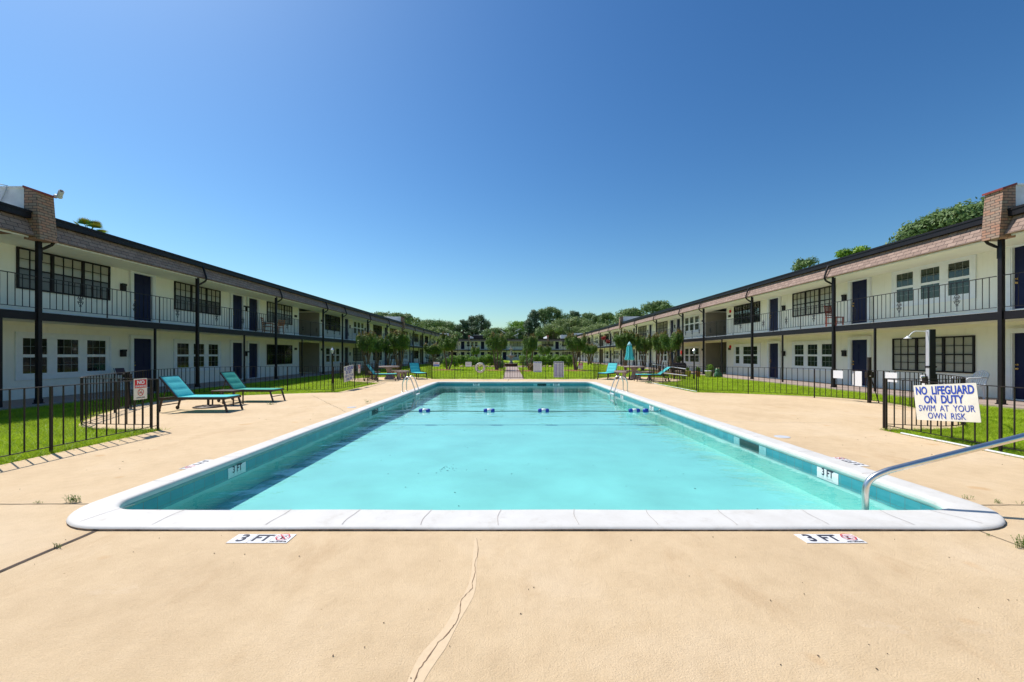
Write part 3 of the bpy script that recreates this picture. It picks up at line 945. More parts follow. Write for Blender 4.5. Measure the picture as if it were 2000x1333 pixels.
    for a, b in spans:
        Ls = round(b - a - .17, 1)
        if Ls < .5: continue
        sc_ = (b - a - .17) / Ls
        if Ls in cache: copy_tree(cache[Ls], R, location=(a + .085, PO - .03, 0), scale=(sc_, 1, 1)); continue
        m = MB()
        m.box(0, Ls, -.016, .016, 3.605, 3.625); m.box(0, Ls, -.012, .012, 2.735, 2.75)
        nb = int(Ls / .166)
        for k in range(1, nb):
            x = Ls * k / nb; m.box(x - .0065, x + .0065, -.0065, .0065, 2.7505, 3.6045)
        np_ = max(1, round(Ls / 2.0))
        for k in range(1, np_ + (0 if np_ > 1 else 0)):
            x = Ls * round(k / np_ * nb) / nb; m.box(x - .012, x + .012, -.012, .012, 2.63, 3.6045)
        ro = m.build('railing', M['black'], R, (a + .085, PO - .03, 0)); ro.scale = (sc_, 1, 1)
        for k in ([.5] if np_ == 1 else [.17, .5, .83]):
            kk = round(k * nb); om = MB(); scroll(om, Ls * kk / nb, 3.1, 1.35); om.build('scroll_ornament', M['black'], ro)
        cache[Ls] = ro
    # windows, doors
    used = {}
    for x, lo, up in wins:
        for kd, z in ((lo, 0), (up, F2)):
            if not kd: continue
            zz = z + (.80 if kd[0] == 'B' else .655)
            copy_tree(protos[kd], R, location=(x, -.003, zz))
    for x in doors:
        for z in (.05, F2):
            copy_tree(protos['D'], R, location=(x, -.003, z))
    # mailboxes, plaques and lamps beside the doors
    mbm = MB(); mbm.box(-.09, .09, -.10, -.003, 0, .27); mbm.box(-.095, .095, -.115, -.1005, .2, .28)
    mailbox = mbm.build('mailbox', M['black'], R, (doors[0] - .85, 0, 1.35))
    for i, x in enumerate(doors):
        s = -.85 if (i % 2 == 0) else .85
        if i: copy_obj(mailbox, R, location=(x + s, 0, 1.35))
        copy_obj(mailbox, R, location=(x + s, 0, F2 + 1.25))
    pl = None
    for a, b in gaps:
        for q in (a - .42, b + .38):
            for z in (1.75, 4.05):
                if pl is None: pl = MB().box(-.17, .17, -.02, -.003, 0, .16).build('plaque', M['black'], R, (q, 0, z))
                else: copy_obj(pl, R, location=(q, 0, z))
    return R

per = 39.5
def rep(lst, n=3, p=per, lo=2, hi=101): 
    out = []
    for k in range(-1, n):
        for it in lst:
            v = it[0] if isinstance(it, tuple) else it
            if lo < v + k * p < hi: out.append((v + k * p,) + tuple(it[1:]) if isinstance(it, tuple) else v + k * p)
    return sorted(out)

# left building: x = Y - 2
Y0 = 2.0
def sh(l, f): return [((f(i[0]),) + tuple(i[1:])) if isinstance(i, tuple) else f(i) for i in l]
fl = lambda y: y - Y0
LW = [(14.22, 'W', 'B'), (20.2, 'W', 'B'), (27.32, 'BD', 'B'), (35.45, 'W', 'BD'), (41.5, 'BL', 'WG'), (47.35, 'BD', 'BD')]
LD = [17.07, 23.0, 24.4, 38.25, 44.0, 50.2]
LP = [11.77, 17.74, 23.69, 29.66, 33.05, 38.9, 45.0]
LT = [10.9 + 39.5, 15.65, 20.9, 26.7, 36.0, 42.0, 47.9]
lb = building('apartment_building', 'long two storey white apartment building left of the pool, its facade in shade', (-15.1, Y0, 0), math.pi / 2, 99,
              sh(rep(LW), fl), sh(rep(LD), fl), [(fl(a), fl(b)) for a, b in ((29.75, 33.0), (69.25, 72.5))], sh(rep(LP), fl), sh(rep(LT), fl), sh(rep([11.73]), fl))
# right building: x = 101 - Y
fr_ = lambda y: 101.0 - y
RW = [(15.3, 'BL', 'WG'), (21.25, 'WG', 'BL'), (27.2, 'W2', 'BD'), (35.4, 'W', 'WG'), (42.4, 'W', 'BL'), (48.7, 'W', 'BL')]
RD = [12.3, 18.35, 24.3, 38.1, 39.6, 45.7]
RP = [11.57, 17.57, 23.5, 29.4, 32.95, 38.9, 45.0]
RT = [10.4 + 39.5, 15.6, 20.9, 26.9, 36.0, 42.0, 47.9]
rb = building('apartment_building', 'long two storey white apartment building right of the pool, mansard in sun', (15.4, 101, 0), -math.pi / 2, 99,
              sh(rep(RW), fr_), sorted(sh(rep(RD), fr_)), [(fr_(b), fr_(a)) for a, b in ((29.7, 33.0), (69.2, 72.5))], sorted(sh(rep(RP), fr_)), sorted(sh(rep(RT), fr_)), sorted(sh(rep([11.55]), fr_)), -1)
# far building across the end of the courtyard
FW = [(-9.6, 'W', 'W'), (-4.2, 'BD', 'BL'), (1.3, 'W', 'BL'), (9.3, 'W', 'B'), (-15.0, 'BD', 'B'), (14.4, 'B', 'B')]
FD = [-12.0, -7.0, -1.5, 4.2, 6.3, 11.7]
ff = lambda x: x + 18
fb = building('apartment_building', 'two storey apartment building closing the far end of the courtyard', (-18, 104.8, 0), 0, 36,
              sorted(sh(FW, ff)), sorted(sh(FD, ff)), [], [ff(v) for v in (-13, -10.4, -5.6, -.9, 3.0, 9.4, 13)], [ff(v) for v in (-8, .9, 6)], [ff(-10.2), ff(9.2)])
for o in protos.values():
    for q in sub_objs(o)[::-1]: bpy.data.objects.remove(q)

# brown wood soffit beside the near fire wall, on both sides (part of the buildings)
MB().box(.5, 9.45, -1.78, -.6, 4.735, 4.744).build('wood_soffit', M['soffit'], lb)
MB().box(99 - 9.2, 98.5, -1.78, -.6, 4.735, 4.744).build('wood_soffit', M['soffit'], rb)

# rooftop units on the far building
def rooftop(px, kind, label, Y=108):
    x = (px - CX) * Y / FPX
    t = thing('rooftop_unit', label, 'rooftop unit', (x, Y, 5.2))
    if kind == 'ac':
        MB().box(-.8, .8, -.6, .6, 0, 1.3).build('housing', M['hvac'], t)
        mm = MB(); mm.lathe([(.5, 1.3), (.5, 1.4), (.1, 1.42)], 16); mm.build('fan', M['black'], t)
    elif kind == 'dark':
        MB().box(-1.2, 1.2, -.6, .6, 0, 1.2).build('housing', M['black'], t); MB().box(-1.25, 1.25, -.65, .65, 1.2, 1.27).build('lid', M['hvac'], t)
    return t
rooftop(1101, 'ac', 'grey air conditioning unit on the far roof, right of the fountain')
rooftop(934, 'dark', 'dark boxy unit on the far roof, left of the fountain')
for k, (px, z, tilt, lab) in enumerate(((1011, 2.6, .45, 'upper right tilted pale panel on the far roof'), (1008, 1.4, .45, 'lower right tilted pale panel on the far roof'), (982, 2.2, -.6, 'tilted pale panel on the far roof, left of the fountain'))):
    t = thing('roof_panel', lab, 'panel', ((px - CX) * 108 / FPX, 108, 5.2), 0, 'tilted panels on the far roof')
    MB().bar((-.6 * (1 if tilt > 0 else 1), 0, z - tilt * .7), (.7, 0, z + tilt * .7), 1.0, .07, (0, 0, 1)).build('panel_face', M['alu'], t)
    MB().bar((0, 0, 0), (0, 0, z), .06).build('support', M['hvac'], t)

# ------------------------------------------------------------------ pool fences
def walk_poly(pts):
    d = [0]
    for i in range(len(pts) - 1): d.append(d[-1] + math.dist(pts[i], pts[i + 1]))
    def at(s):
        s = max(0, min(d[-1] - 1e-6, s))
        for i in range(len(d) - 1):
            if s <= d[i + 1]:
                t = (s - d[i]) / max(1e-9, d[i + 1] - d[i])
                p, q = pts[i], pts[i + 1]
                return (p[0] + (q[0] - p[0]) * t, p[1] + (q[1] - p[1]) * t, math.atan2(q[1] - p[1], q[0] - p[0]))
    return d[-1], at
FT = .965
def fence(label, pts, every=11, group='black picket fence around the pool', pitch=.166, first_post=True, last_post=True, phase=0):
    L, at = walk_poly(pts)
    R = thing('picket_fence', label, 'fence', (pts[0][0], pts[0][1], 0), 0, group)
    ox, oy = pts[0]
    n = max(2, round(L / pitch))
    for z, a, b, nm in ((FT, .032, .012, 'top_rail'), (.085, .022, .01, 'bottom_rail')):
        mb = MB()
        step = max(1, int(.5 / pitch))
        q = [at(L * i / n) for i in range(n + 1)]
        vs = []; fs = []
        for x, y, an in q:
            nx, ny = -math.sin(an) * a / 2, math.cos(an) * a / 2
            vs += [(x - ox + nx, y - oy + ny, z - b / 2), (x - ox - nx, y - oy - ny, z - b / 2), (x - ox - nx, y - oy - ny, z + b / 2), (x - ox + nx, y - oy + ny, z + b / 2)]
        for i in range(n):
            for k in range(4):
                k2 = (k + 1) % 4; fs.append((i * 4 + k, i * 4 + k2, (i + 1) * 4 + k2, (i + 1) * 4 + k))
        fs += [(3, 2, 1, 0), (n * 4, n * 4 + 1, n * 4 + 2, n * 4 + 3)]
        mb.add(vs, fs).build(nm, M['fence'], R)
    pk = po = None
    for i in range(n + 1):
        x, y, an = at(L * i / n)
        ispost = ((i + phase) % every == 0) or (i == 0 and first_post) or (i == n and last_post)
        if ispost:
            if (i == 0 and not first_post) or (i == n and not last_post): continue
            if po is None: po = MB().box(-.0145, .0145, -.0145, .0145, -.05, FT - .006).build('post', M['fence'], R, (x - ox, y - oy, 0), (0, 0, an))
            else: copy_obj(po, R, location=(x - ox, y - oy, 0), rotation_euler=(0, 0, an))
        else:
            if pk is None: pk = MB().box(-.007, .007, -.007, .007, .09, FT - .006).build('picket', M['fence'], R, (x - ox, y - oy, 0), (0, 0, an))
            else: copy_obj(pk, R, location=(x - ox, y - oy, 0), rotation_euler=(0, 0, an))
    return R
fence('black picket fence along the lawn at the near left, carrying the no smoking sign', [(-6.70, 7.93), (-6.72, -.6)])
fence('black picket fence bulging round the entry pad behind the left loungers', [(-6.9, 8.02)] + curve_open([(-6.95, 8.02), (-8.2, 8.1), (-8.9, 8.55), (-10.1, 11.0), (-11.2, 13.2), (-11.3, 14.9), (-10.3, 16.1), (-8.0, 16.25), (-6.84, 16.0)], 2), every=12)
fence('black picket fence on the left beyond the green lounger, with the lifeguard sign', [(-6.82, 16.1), (-6.70, 18.0), (-6.85, 21.6)])
fence('black picket fence curving round the back left patio with the stone table', [(-6.95, 21.75)] + curve_open([(-7.0, 21.8), (-9.0, 22.3), (-9.95, 24.2), (-9.4, 26.4), (-7.5, 27.4), (-5.4, 26.6), (-4.62, 24.62)], 2))
fence('black picket fence across the far end of the pool, left of the gate', [(-4.62, 24.5), (-.40, 24.5)], every=8)
fence('black picket fence across the far end of the pool, right of the gate', [(.75, 24.5), (4.87, 24.4)], every=8)
fence('black picket fence along the lawn at the near right, carrying the big lifeguard sign', [(7.14, 7.93), (7.2, -.6)])
fence('black picket fence bulging round the entry pad on the right, near the shower column', [(7.25, 8.1)] + curve_open([(7.3, 8.1), (8.2, 7.75), (9.15, 8.3), (10.2, 9.9), (10.75, 11.4), (10.45, 12.9), (9.9, 14.2), (8.8, 15.2), (7.2, 16.0)], 2), every=12)
fence('black picket fence on the right with two long poles hung on it', [(7.18, 16.1), (7.2, 19.6), (7.45, 22.4)])
fence('black picket fence curving round the back right patio with the closed parasol', [(7.6, 22.5)] + curve_open([(7.6, 22.5), (9.2, 22.7), (10.3, 24.2), (9.8, 26.4), (8.0, 27.4), (6.0, 26.6), (4.95, 24.5)], 2))
g = thing('pool_gate', 'black picket gate on the path at the far end of the pool', 'gate', (-.37, 24.5, 0))
mb = MB()
for z in (.965, .085): mb.box(.02, 1.08, -.012, .012, z - .012, z + .012)
mb.box(.02, 1.08, -.012, .012, .40, .43); mb.box(.0, .03, -.015, .015, .06, .98); mb.box(1.07, 1.1, -.015, .015, .06, .98)
mb.build('gate_frame', M['fence'], g)
mb = MB()
for k in range(1, 7): mb.box(.03 + k * .149 - .008, .03 + k * .149 + .008, -.008, .008, .0975, .3995); mb.box(.03 + k * .149 - .008, .03 + k * .149 + .008, -.008, .008, .4305, .9525)
mb.build('bars', M['fence'], g)
# entry gate latch posts
def latch_post(x, y, label, brace=1, hgt=1.35):
    t = thing('gate_post', label, 'post', (x, y, 0))
    MB().box(-.035, .035, -.035, .035, -.05, hgt).build('upright', M['fence'], t)
    MB().box(-.10, .10, -.05, .05, .74, .92).build('latch_box', M['fence'], t, bevel=.01)
    MB().bar((.04, 0, .78), (.04 + .16 * brace, -.10, .0), .025).build('brace', M['fence'], t)
    m = MB(); m.lathe([(0, 0), (.02, 0), (.02, .03), (0, .035)], 10); m.build('lock_cylinder', M['steel'], t, (-.03, -.05, .80), (math.pi / 2, 0, 0))
latch_post(10.62, 12.35, 'tall dark gate post with latch box before the navy door on the right')
latch_post(10.0, 10.0, 'thick dark post with a slanting brace left of the shower column', 1.2, .97)
latch_post(-10.2, 11.1, 'dark gate post with latch box before the navy door on the left', 1, .97)

# ------------------------------------------------------------------ signs
def sign(name, label, cat, x, y, z, rz, wd, hh, m=None, roll=0, group=None, thick=.006, bevel=.0):
    """root at the panel's centre, local x right, z up, face -y"""
    t = thing(name, label, cat, (x, y, z), rz, group)
    t.rotation_euler = (0, roll, rz)
    mb = MB()
    r = min(.012, wd * .04)
    pts = [(px, py) for px, py in rrect(-wd / 2, wd / 2, -hh / 2, hh / 2, r, 4, 9)]
    n = len(pts)
    vs = [(a, 0, b) for a, b in pts] + [(a, thick, b) for a, b in pts]
    mb.add(vs, [tuple(range(n)), tuple(range(n, 2 * n))[::-1]] + [((i + 1) % n, i, n + i, n + (i + 1) % n) for i in range(n)])
    mb.build('panel', m or M['sign'], t)
    return t
def prohibit(parent, cx, cz, r, w_=.012, y=-.004, m=None):
    mb = MB()
    m = m or M['red']
    n = 28
    for k in range(n):
        a0 = 2 * math.pi * k / n; a1 = 2 * math.pi * (k + 1) / n
        mb.add([(cx + (r - w_) * math.cos(a0), y, cz + (r - w_) * math.sin(a0)), (cx + r * math.cos(a0), y, cz + r * math.sin(a0)), (cx + r * math.cos(a1), y, cz + r * math.sin(a1)), (cx + (r - w_) * math.cos(a1), y, cz + (r - w_) * math.sin(a1))], [(0, 1, 2, 3)])
    d = r - w_ / 2; c = math.cos(math.pi / 4)
    mb.add([(cx - d * c - w_ * .35, y - .001, cz + d * c - w_ * .35), (cx - d * c + w_ * .35, y - .001, cz + d * c + w_ * .35), (cx + d * c + w_ * .35, y - .001, cz - d * c + w_ * .35), (cx + d * c - w_ * .35, y - .001, cz - d * c - w_ * .35)], [(0, 3, 2, 1)])
    return mb.build('prohibition_ring', m, parent)
def nosmoke(label, x, y, z, rz, k=1.0, roll=0):
    t = sign('no_smoking_sign', label, 'sign', x, y, z, rz, .27 * k, .375 * k, roll=roll, group='no smoking signs')
    MB().box(-.118 * k, .118 * k, -.003, -.0005, .02 * k, .17 * k).build('red_field', M['red'], t)
    text(t, 'NO', M['signw'], .085 * k, (0, -.0045, .118 * k), bold=.004 * k, sx=1.15)
    text(t, 'SMOKING', M['signw'], .043 * k, (0, -.0045, .05 * k), bold=.0018 * k, sx=1.12)
    prohibit(t, 0, -.06 * k, .062 * k, .010 * k)
    MB().box(-.04 * k, .03 * k, -.003, -.001, -.076 * k, -.064 * k).box(.01 * k, .02 * k, -.003, -.001, -.05 * k, -.03 * k).build('cigarette', M['ink'], t)
    text(t, 'IN POOL AREA', M['ink'], .026 * k, (0, -.0045, -.155 * k), bold=.0006)
    return t
def lifeguard(label, x, y, z, rz, roll):
    t = sign('lifeguard_sign', label, 'sign', x, y, z, rz, 1.0, .60, roll=roll, group='no lifeguard signs')
    text(t, 'NO  LIFEGUARD', M['blue'], .185, (0, -.004, .195), bold=.005, sx=.685)
    text(t, 'ON  DUTY', M['blue'], .18, (-.02, -.004, .045), bold=.005, sx=.72)
    text(t, 'SWIM  AT  YOUR', M['blue'], .145, (.0, -.004, -.10), bold=0, sx=.80)
    text(t, 'OWN  RISK', M['blue'], .145, (.0, -.004, -.225), bold=0, sx=.80)
    return t
nosmoke('white and red no smoking sign on the near left fence before the lounger', -6.665, 7.52, .81, math.pi / 2)
nosmoke('narrow no smoking sign on the left fence beyond the lifeguard sign', -6.67, 18.4, .80, math.pi / 2)
nosmoke('no smoking sign at the right end of the far fence', 4.12, 24.46, .77, 0)
lifeguard('large tilted white and blue no lifeguard sign on the near right fence', 7.105, 6.83, .645, -math.pi / 2, -math.radians(6.5))
t = lifeguard('sun bleached no lifeguard sign on the left fence beyond the green lounger', -6.665, 17.22, .66, math.pi / 2, -math.radians(4)); t.scale = (1.02, 1, 1.04)

def lines_sign(t, rows, wd, m, x0=0):
    mb = MB()
    rs = random.Random(len(rows) + int(wd * 100))
    for z, h, a, b in rows:
        x = a
        while x < b:
            l = rs.uniform(.02, .07); x2 = min(b, x + l)
            mb.box(x, x2, -.003, -.001, z - h / 2, z + h / 2); x = x2 + .012
    mb.build('small_print', m, t)
t = sign('pool_rules_sign', 'white pool rules sign with blue heading on far fence, right of the gate', 'sign', 1.59, 24.46, .715, 0, .50, .61, M['signw'])
text(t, 'POOL RULES', M['blue'], .075, (0, -.004, .245), bold=.003)
lines_sign(t, [(.19 - .05 * k, .013, -.2, .2 - .03 * (k % 3)) for k in range(9)], .5, mat('grey_print', (.3, .3, .32), .6))
MB().box(-.2, .2, -.003, -.001, -.28, -.245).build('blue_stripe', M['blue'], t)
t = sign('pool_rules_sign', 'largest white sign with violet text on far fence, right half', 'sign', 2.83, 24.46, .56, 0, .60, .93, M['signw'])
text(t, 'POOL SAFETY', M['purple'], .075, (0, -.004, .41), bold=.003)
MB().box(-.24, -.10, -.003, -.001, -.42, .33).build('violet_column', mat('pale_violet', (.42, .40, .62), .6), t)
lines_sign(t, [(.32 - .042 * k, .018, -.05, .25 - .04 * (k % 2)) for k in range(18)], .61, M['purple'])
t = sign('warning_sign', 'small sign with blue lower band at the left end of the far fence', 'sign', -4.34, 24.46, .865, 0, .36, .26, M['signw'])
MB().box(-.165, .165, -.003, -.001, -.115, -.015).build('blue_band', M['blue'], t); text(t, 'NO LIFEGUARD', M['signw'], .04, (0, -.005, -.065), bold=.001)
text(t, 'WARNING', M['red'], .05, (0, -.004, .06), bold=.003)
t = sign('warning_sign', 'small pale sign with faded red print left of the ring buoy', 'sign', -2.46, 24.46, .865, 0, .36, .27, M['signw'])
text(t, 'EMERGENCY', mat('faded_red_ink', (.55, .2, .18), .6), .052, (0, -.004, .07), bold=.001); text(t, 'CALL 911', bpy.data.materials['faded_red_ink'], .06, (0, -.004, -.03), bold=.002)
for i, (x, y, wd, hh, lab) in enumerate(((10.28, 13.05, .38, .24, 'blank white notice panel left of the tall gate post'), (10.52, 12.62, .34, .45, 'tall blank white notice panel hung in front of the navy door'), (10.62, 11.6, .36, .26, 'blank white notice panel right of the tall gate post'), (10.1, 10.15, .18, .34, 'narrow blank white notice panel beside the shower column'))):
    sign('notice_panel', lab, 'panel', x - .04, y, .93 - hh / 2, -math.pi / 2, wd, hh, M['signw'], group='blank white panels on the right fence')

# deck depth markers (three tiles each)
def deck_marker(label, x, y, rz, worn=False):
    t = thing('depth_marker', label, 'depth marker', (x, y, .004), rz, 'three foot depth markers set in the deck')
    for i, s in enumerate(('3', 'FT', '')):
        cx = (i - 1) * .154
        p = MB().box(cx - .0745, cx + .0745, -.076, .076, -.003, .0015).build('tile', M['marker'], t)
        if s: text(p, s, M['ink'], .165 if s == '3' else .15, (cx + (.005 if s == '3' else 0), 0, .003), (0, 0, 0), bold=.004, sx=.9 if s == '3' else .85)
        else:
            pr = prohibit(p, cx, 0, .052, .008); pr.rotation_euler = (-math.pi / 2, 0, 0); pr.location = (0, .012, .006)
            mb = MB(); mb.box(cx - .012, cx + .004, -.01, .03, .002, .003); mb.box(cx - .03, cx + .02, -.018, -.012, .002, .003); mb.box(cx + .006, cx + .02, .028, .04, .002, .003); mb.build('diver', M['ink'], p)
            text(p, 'NO DIVING', M['ink'], .024, (cx, -.058, .003), (0, 0, 0), bold=.0005)
    return t
deck_marker('white 3 FT no diving marker on the deck, left of centre before the coping', -1.925, 3.235, 0)
deck_marker('chipped 3 FT no diving marker on the deck, right of centre before the coping', 2.475, 3.235, 0)
deck_marker('3 FT marker seen edge on beside the left coping', -4.06, 5.43, -math.pi / 2)
deck_marker('3 FT marker seen edge on beside the right coping', 4.52, 5.56, math.pi / 2)
for nm, lab, x, y, r in (('deck_lid', 'round skimmer lid on the deck beside the right coping', 4.72, 7.25, .12), ('deck_lid', 'round skimmer lid on the deck beside the left coping', -4.3, 11.3, .12)):
    t = MB().lathe([(0, .006), (r, .006), (r + .004, .001)], 24, smooth=False).build(nm, M['pvcgrey'], None, (x, y, .001)); tag(t, lab, 'lid')

# ------------------------------------------------------------------ ladders, handrail, rope, ring buoy, pipes
def ladder(label, sx, xin, xout, y0, y1):
    t = thing('pool_ladder', label, 'ladder', (xout, y0, 0), 0, 'steel pool ladders')
    for y in (0, y1 - y0):
        d = xin - xout
        pts = [(0, y, 0), (0, y, .30), (d * .04, y, .40), (d * .14, y, .50), (d * .28, y, .565), (d * .42, y, .58), (d * .55, y, .55), (d * .66, y, .46), (d * .8, y, .28), (d * .93, y, .09), (d, y, -.04), (d * 1.01, y, -.3), (d * 1.01, y, -.55)]
        P = [Vector(p) for p in pts]
        Q = []
        for i in range(len(P) - 1):
            for j in range(4):
                tt = j / 4
                a = P[max(0, i - 1)]; b = P[i]; c = P[i + 1]; e = P[min(len(P) - 1, i + 2)]
                Q.append(.5 * ((2 * b) + (c - a) * tt + (2 * a - 5 * b + 4 * c - e) * tt ** 2 + (3 * b - a - 3 * c + e) * tt ** 3))
        Q.append(P[-1])
        MB().tube(Q, .021, 12).build('rail', M['steel'], t)
    for y in (0, y1 - y0):
        m = MB(); m.lathe([(0, .012), (.045, .012), (.05, .002)], 16, (0, y, 0)); m.build('flange', M['steel'], t)
    d = (xin - xout) * 1.01
    for z in (-.10, -.38): MB().box(d - .04, d + .04, 0, y1 - y0, z - .012, z + .012).build('tread', M['pvc'], t)
ladder('steel pool ladder at the far left side of the pool', -1, -3.60, -4.10, 15.85, 16.45)
ladder('steel pool ladder at the far right side of the pool', 1, 4.0, 4.50, 16.05, 16.65)
t = thing('stair_handrail', 'bright steel handrail rising from the water at the near right corner', 'handrail', (3.36, 3.95, -.3))
raw = [(0, 0, -.15), (0, 0, .42), (.015, 0, .50), (.07, -.01, .575), (.20, -.03, .645), (1.27, -.20, 1.0), (1.9, -.3, 1.21), (2.02, -.32, 1.22), (2.1, -.33, 1.15), (2.12, -.335, 1.0), (2.13, -.335, .3)]
P = [Vector(p) for p in raw]; Q = []
for i in range(len(P) - 1):
    for j in range(6):
        tt = j / 6
        a = P[max(0, i - 1)]; b = P[i]; c = P[i + 1]; e = P[min(len(P) - 1, i + 2)]
        if (c - b).length > .4: Q.append(b.lerp(c, tt)); continue
        if (b - a).length > .4: a = b - (b - a).normalized() * (c - b).length
        if (e - c).length > .4: e = c + (e - c).normalized() * (c - b).length
        Q.append(.5 * ((2 * b) + (c - a) * tt + (2 * a - 5 * b + 4 * c - e) * tt ** 2 + (3 * b - a - 3 * c + e) * tt ** 3))
Q.append(P[-1])
MB().tube(Q, .028, 20).build('rail', M['steel'], t)
RY = 11.36
rope = thing('float_rope', 'dark rope with blue and white floats across the pool', 'rope', (0, RY, WZ))
pts = [(-3.66, 0, .02)]
for k in range(1, 80):
    x = -3.66 + 7.74 * k / 80; pts.append((x, .03 * math.sin(k * .35), .004))
pts.append((4.08, 0, .02))
MB().tube(pts, .009, 6).build('line', M['rope'], rope)
for x in (-2.34, -.58, .90, 3.37):
    mb = MB()
    mb.m = 0; mb.lathe([(0, -.15), (.045, -.148), (.054, -.12), (.054, -.055), (.05, -.05)], 16); mb.lathe([(.05, .05), (.054, .055), (.054, .12), (.045, .148), (0, .15)], 16)
    mb.m = 1; mb.lathe([(.05, -.052), (.058, -.045), (.058, .045), (.05, .052)], 16)
    mb.build('float', [M['float_blue'], M['pvc']], rope, (x, 0, .02), (0, math.pi / 2, 0))
MB().lathe([(0, -.07), (.05, -.065), (.06, 0), (.05, .065), (0, .07)], 16).build('float', M['float_blue'], rope, (3.56 + .12, 0, .02), (0, math.pi / 2, 0))
for x in (-3.66, 4.07): MB().tube(ringpts(x, .03, .03, 12), .006, 6).build('hook', M['steel'], rope)

t = thing('ring_buoy', 'round white ring buoy hanging on the far fence', 'ring buoy', (-1.77, 24.43, .66))
mb = MB(); mb.tube(ringpts(0, 0, .235, 36), .07, 12, caps=False); mb.build('ring', mat('worn_buoy', (.66, .61, .52), .6, .12, 9), t)
mb = MB()
for k in range(4):
    a = math.pi / 4 + k * math.pi / 2
    cx, cz = .235 * math.cos(a), .235 * math.sin(a)
    mb.tube([(cx + .074 * math.cos(b) * math.cos(a), .074 * math.sin(b), cz + .074 * math.cos(b) * math.sin(a)) for b in [2 * math.pi * q / 12 for q in range(13)]], .009, 6)
mb.tube([(.31 * math.cos(a), -.02, .31 * math.sin(a)) for a in [2 * math.pi * q / 40 for q in range(41)]], .007, 6)
mb.build('grab_line', M['rope'], t)

def pipe(name, label, pts, r=.016, m='pvc', group=None):
    o = MB().tube(pts, r, 8).build(name, M[m]); tag(o, label, 'pipe' if 'pipe' in name else 'pole', group); return o
pipe('ground_pipe', 'thin white pipe lying along the near right edge of the deck', [(7.02, 7.5, .02), (7.03, 6, .02), (7.05, 3, .02), (7.05, 0, .02)], group='white pipes along the right deck edge')
pipe('ground_pipe', 'thin white pipe lying along the right deck edge below the hung poles', [(7.0, 21.2, .02), (7.08, 18, .02), (7.1, 15.9, .02)], .018, group='white pipes along the right deck edge')
pipe('cleaning_pole', 'upper long pale pole hung on the right fence', [(7.37, 21.6, .93), (7.15, 17.0, .845)], .016, 'alu', 'pale poles hung on the right fence')
pipe('cleaning_pole', 'lower long pale pole hung on the right fence', [(7.2, 19.6, .57), (7.15, 16.9, .575)], .016, 'alu', 'pale poles hung on the right fence')

# outdoor shower column
t = thing('shower_column', 'square black shower column with white side panel behind the right fence', 'shower', (10.02, 9.95, 0))
t.rotation_euler = (0, 0, math.radians(-14))
MB().box(-.05, .07, -.06, .06, 0, 2.03).build('column', M['black'], t, bevel=.012)
MB().box(-.066, -.0505, -.055, .055, .02, 2.02).build('side_panel', mat('grey_side_panel', (.42, .43, .46), .5, .1), t)
MB().box(-.076, .08, -.07, .07, 1.12, 1.16).build('collar', M['black'], t)
m = MB(); m.tube([(-.06, 0, 1.98), (-.32, -.01, 1.99), (-.38, -.01, 1.95), (-.45, -.02, 1.86)], .012, 8); m.build('arm', M['pvc'], t)
m = MB(); m.lathe([(.015, .03), (.03, .0), (.075, -.025), (.075, -.035), (0, -.035)], 16, (-.47, -.02, 1.85)); m.build('shower_head', M['pvc'], t)
m = MB(); m.tube([(-.066, 0, .9), (-.17, 0, .9), (-.2, 0, .87)], .02, 8); m.build('tap', M['steel'], t)

# garden lamps
def garden_lamp(label, x, y):
    t = thing('garden_lamp', label, 'lamp', (x, y, 0), 0, 'black garden lamp posts')
    m = MB(); m.lathe([(.045, 0), (.05, .0), (.04, .3), (.034, 1.42), (.06, 1.45), (.03, 1.47)], 12); m.build('pole', M['black'], t)
    m = MB(); m.lathe([(.035, 1.47), (.075, 1.66), (.03, 1.70), (0, 1.70)], 6, smooth=False); m.build('lantern_glass', M['pvcgrey'], t)
    m = MB(); m.lathe([(.095, 1.66), (.05, 1.72), (.01, 1.77), (0, 1.78)], 6, smooth=False); m.build('lantern_roof', M['alu'], t)
garden_lamp('short black garden lamp on the left lawn behind the fence corner', -8.75, 20.5)
garden_lamp('short black garden lamp on the right lawn before the passage', 10.65, 24.2)

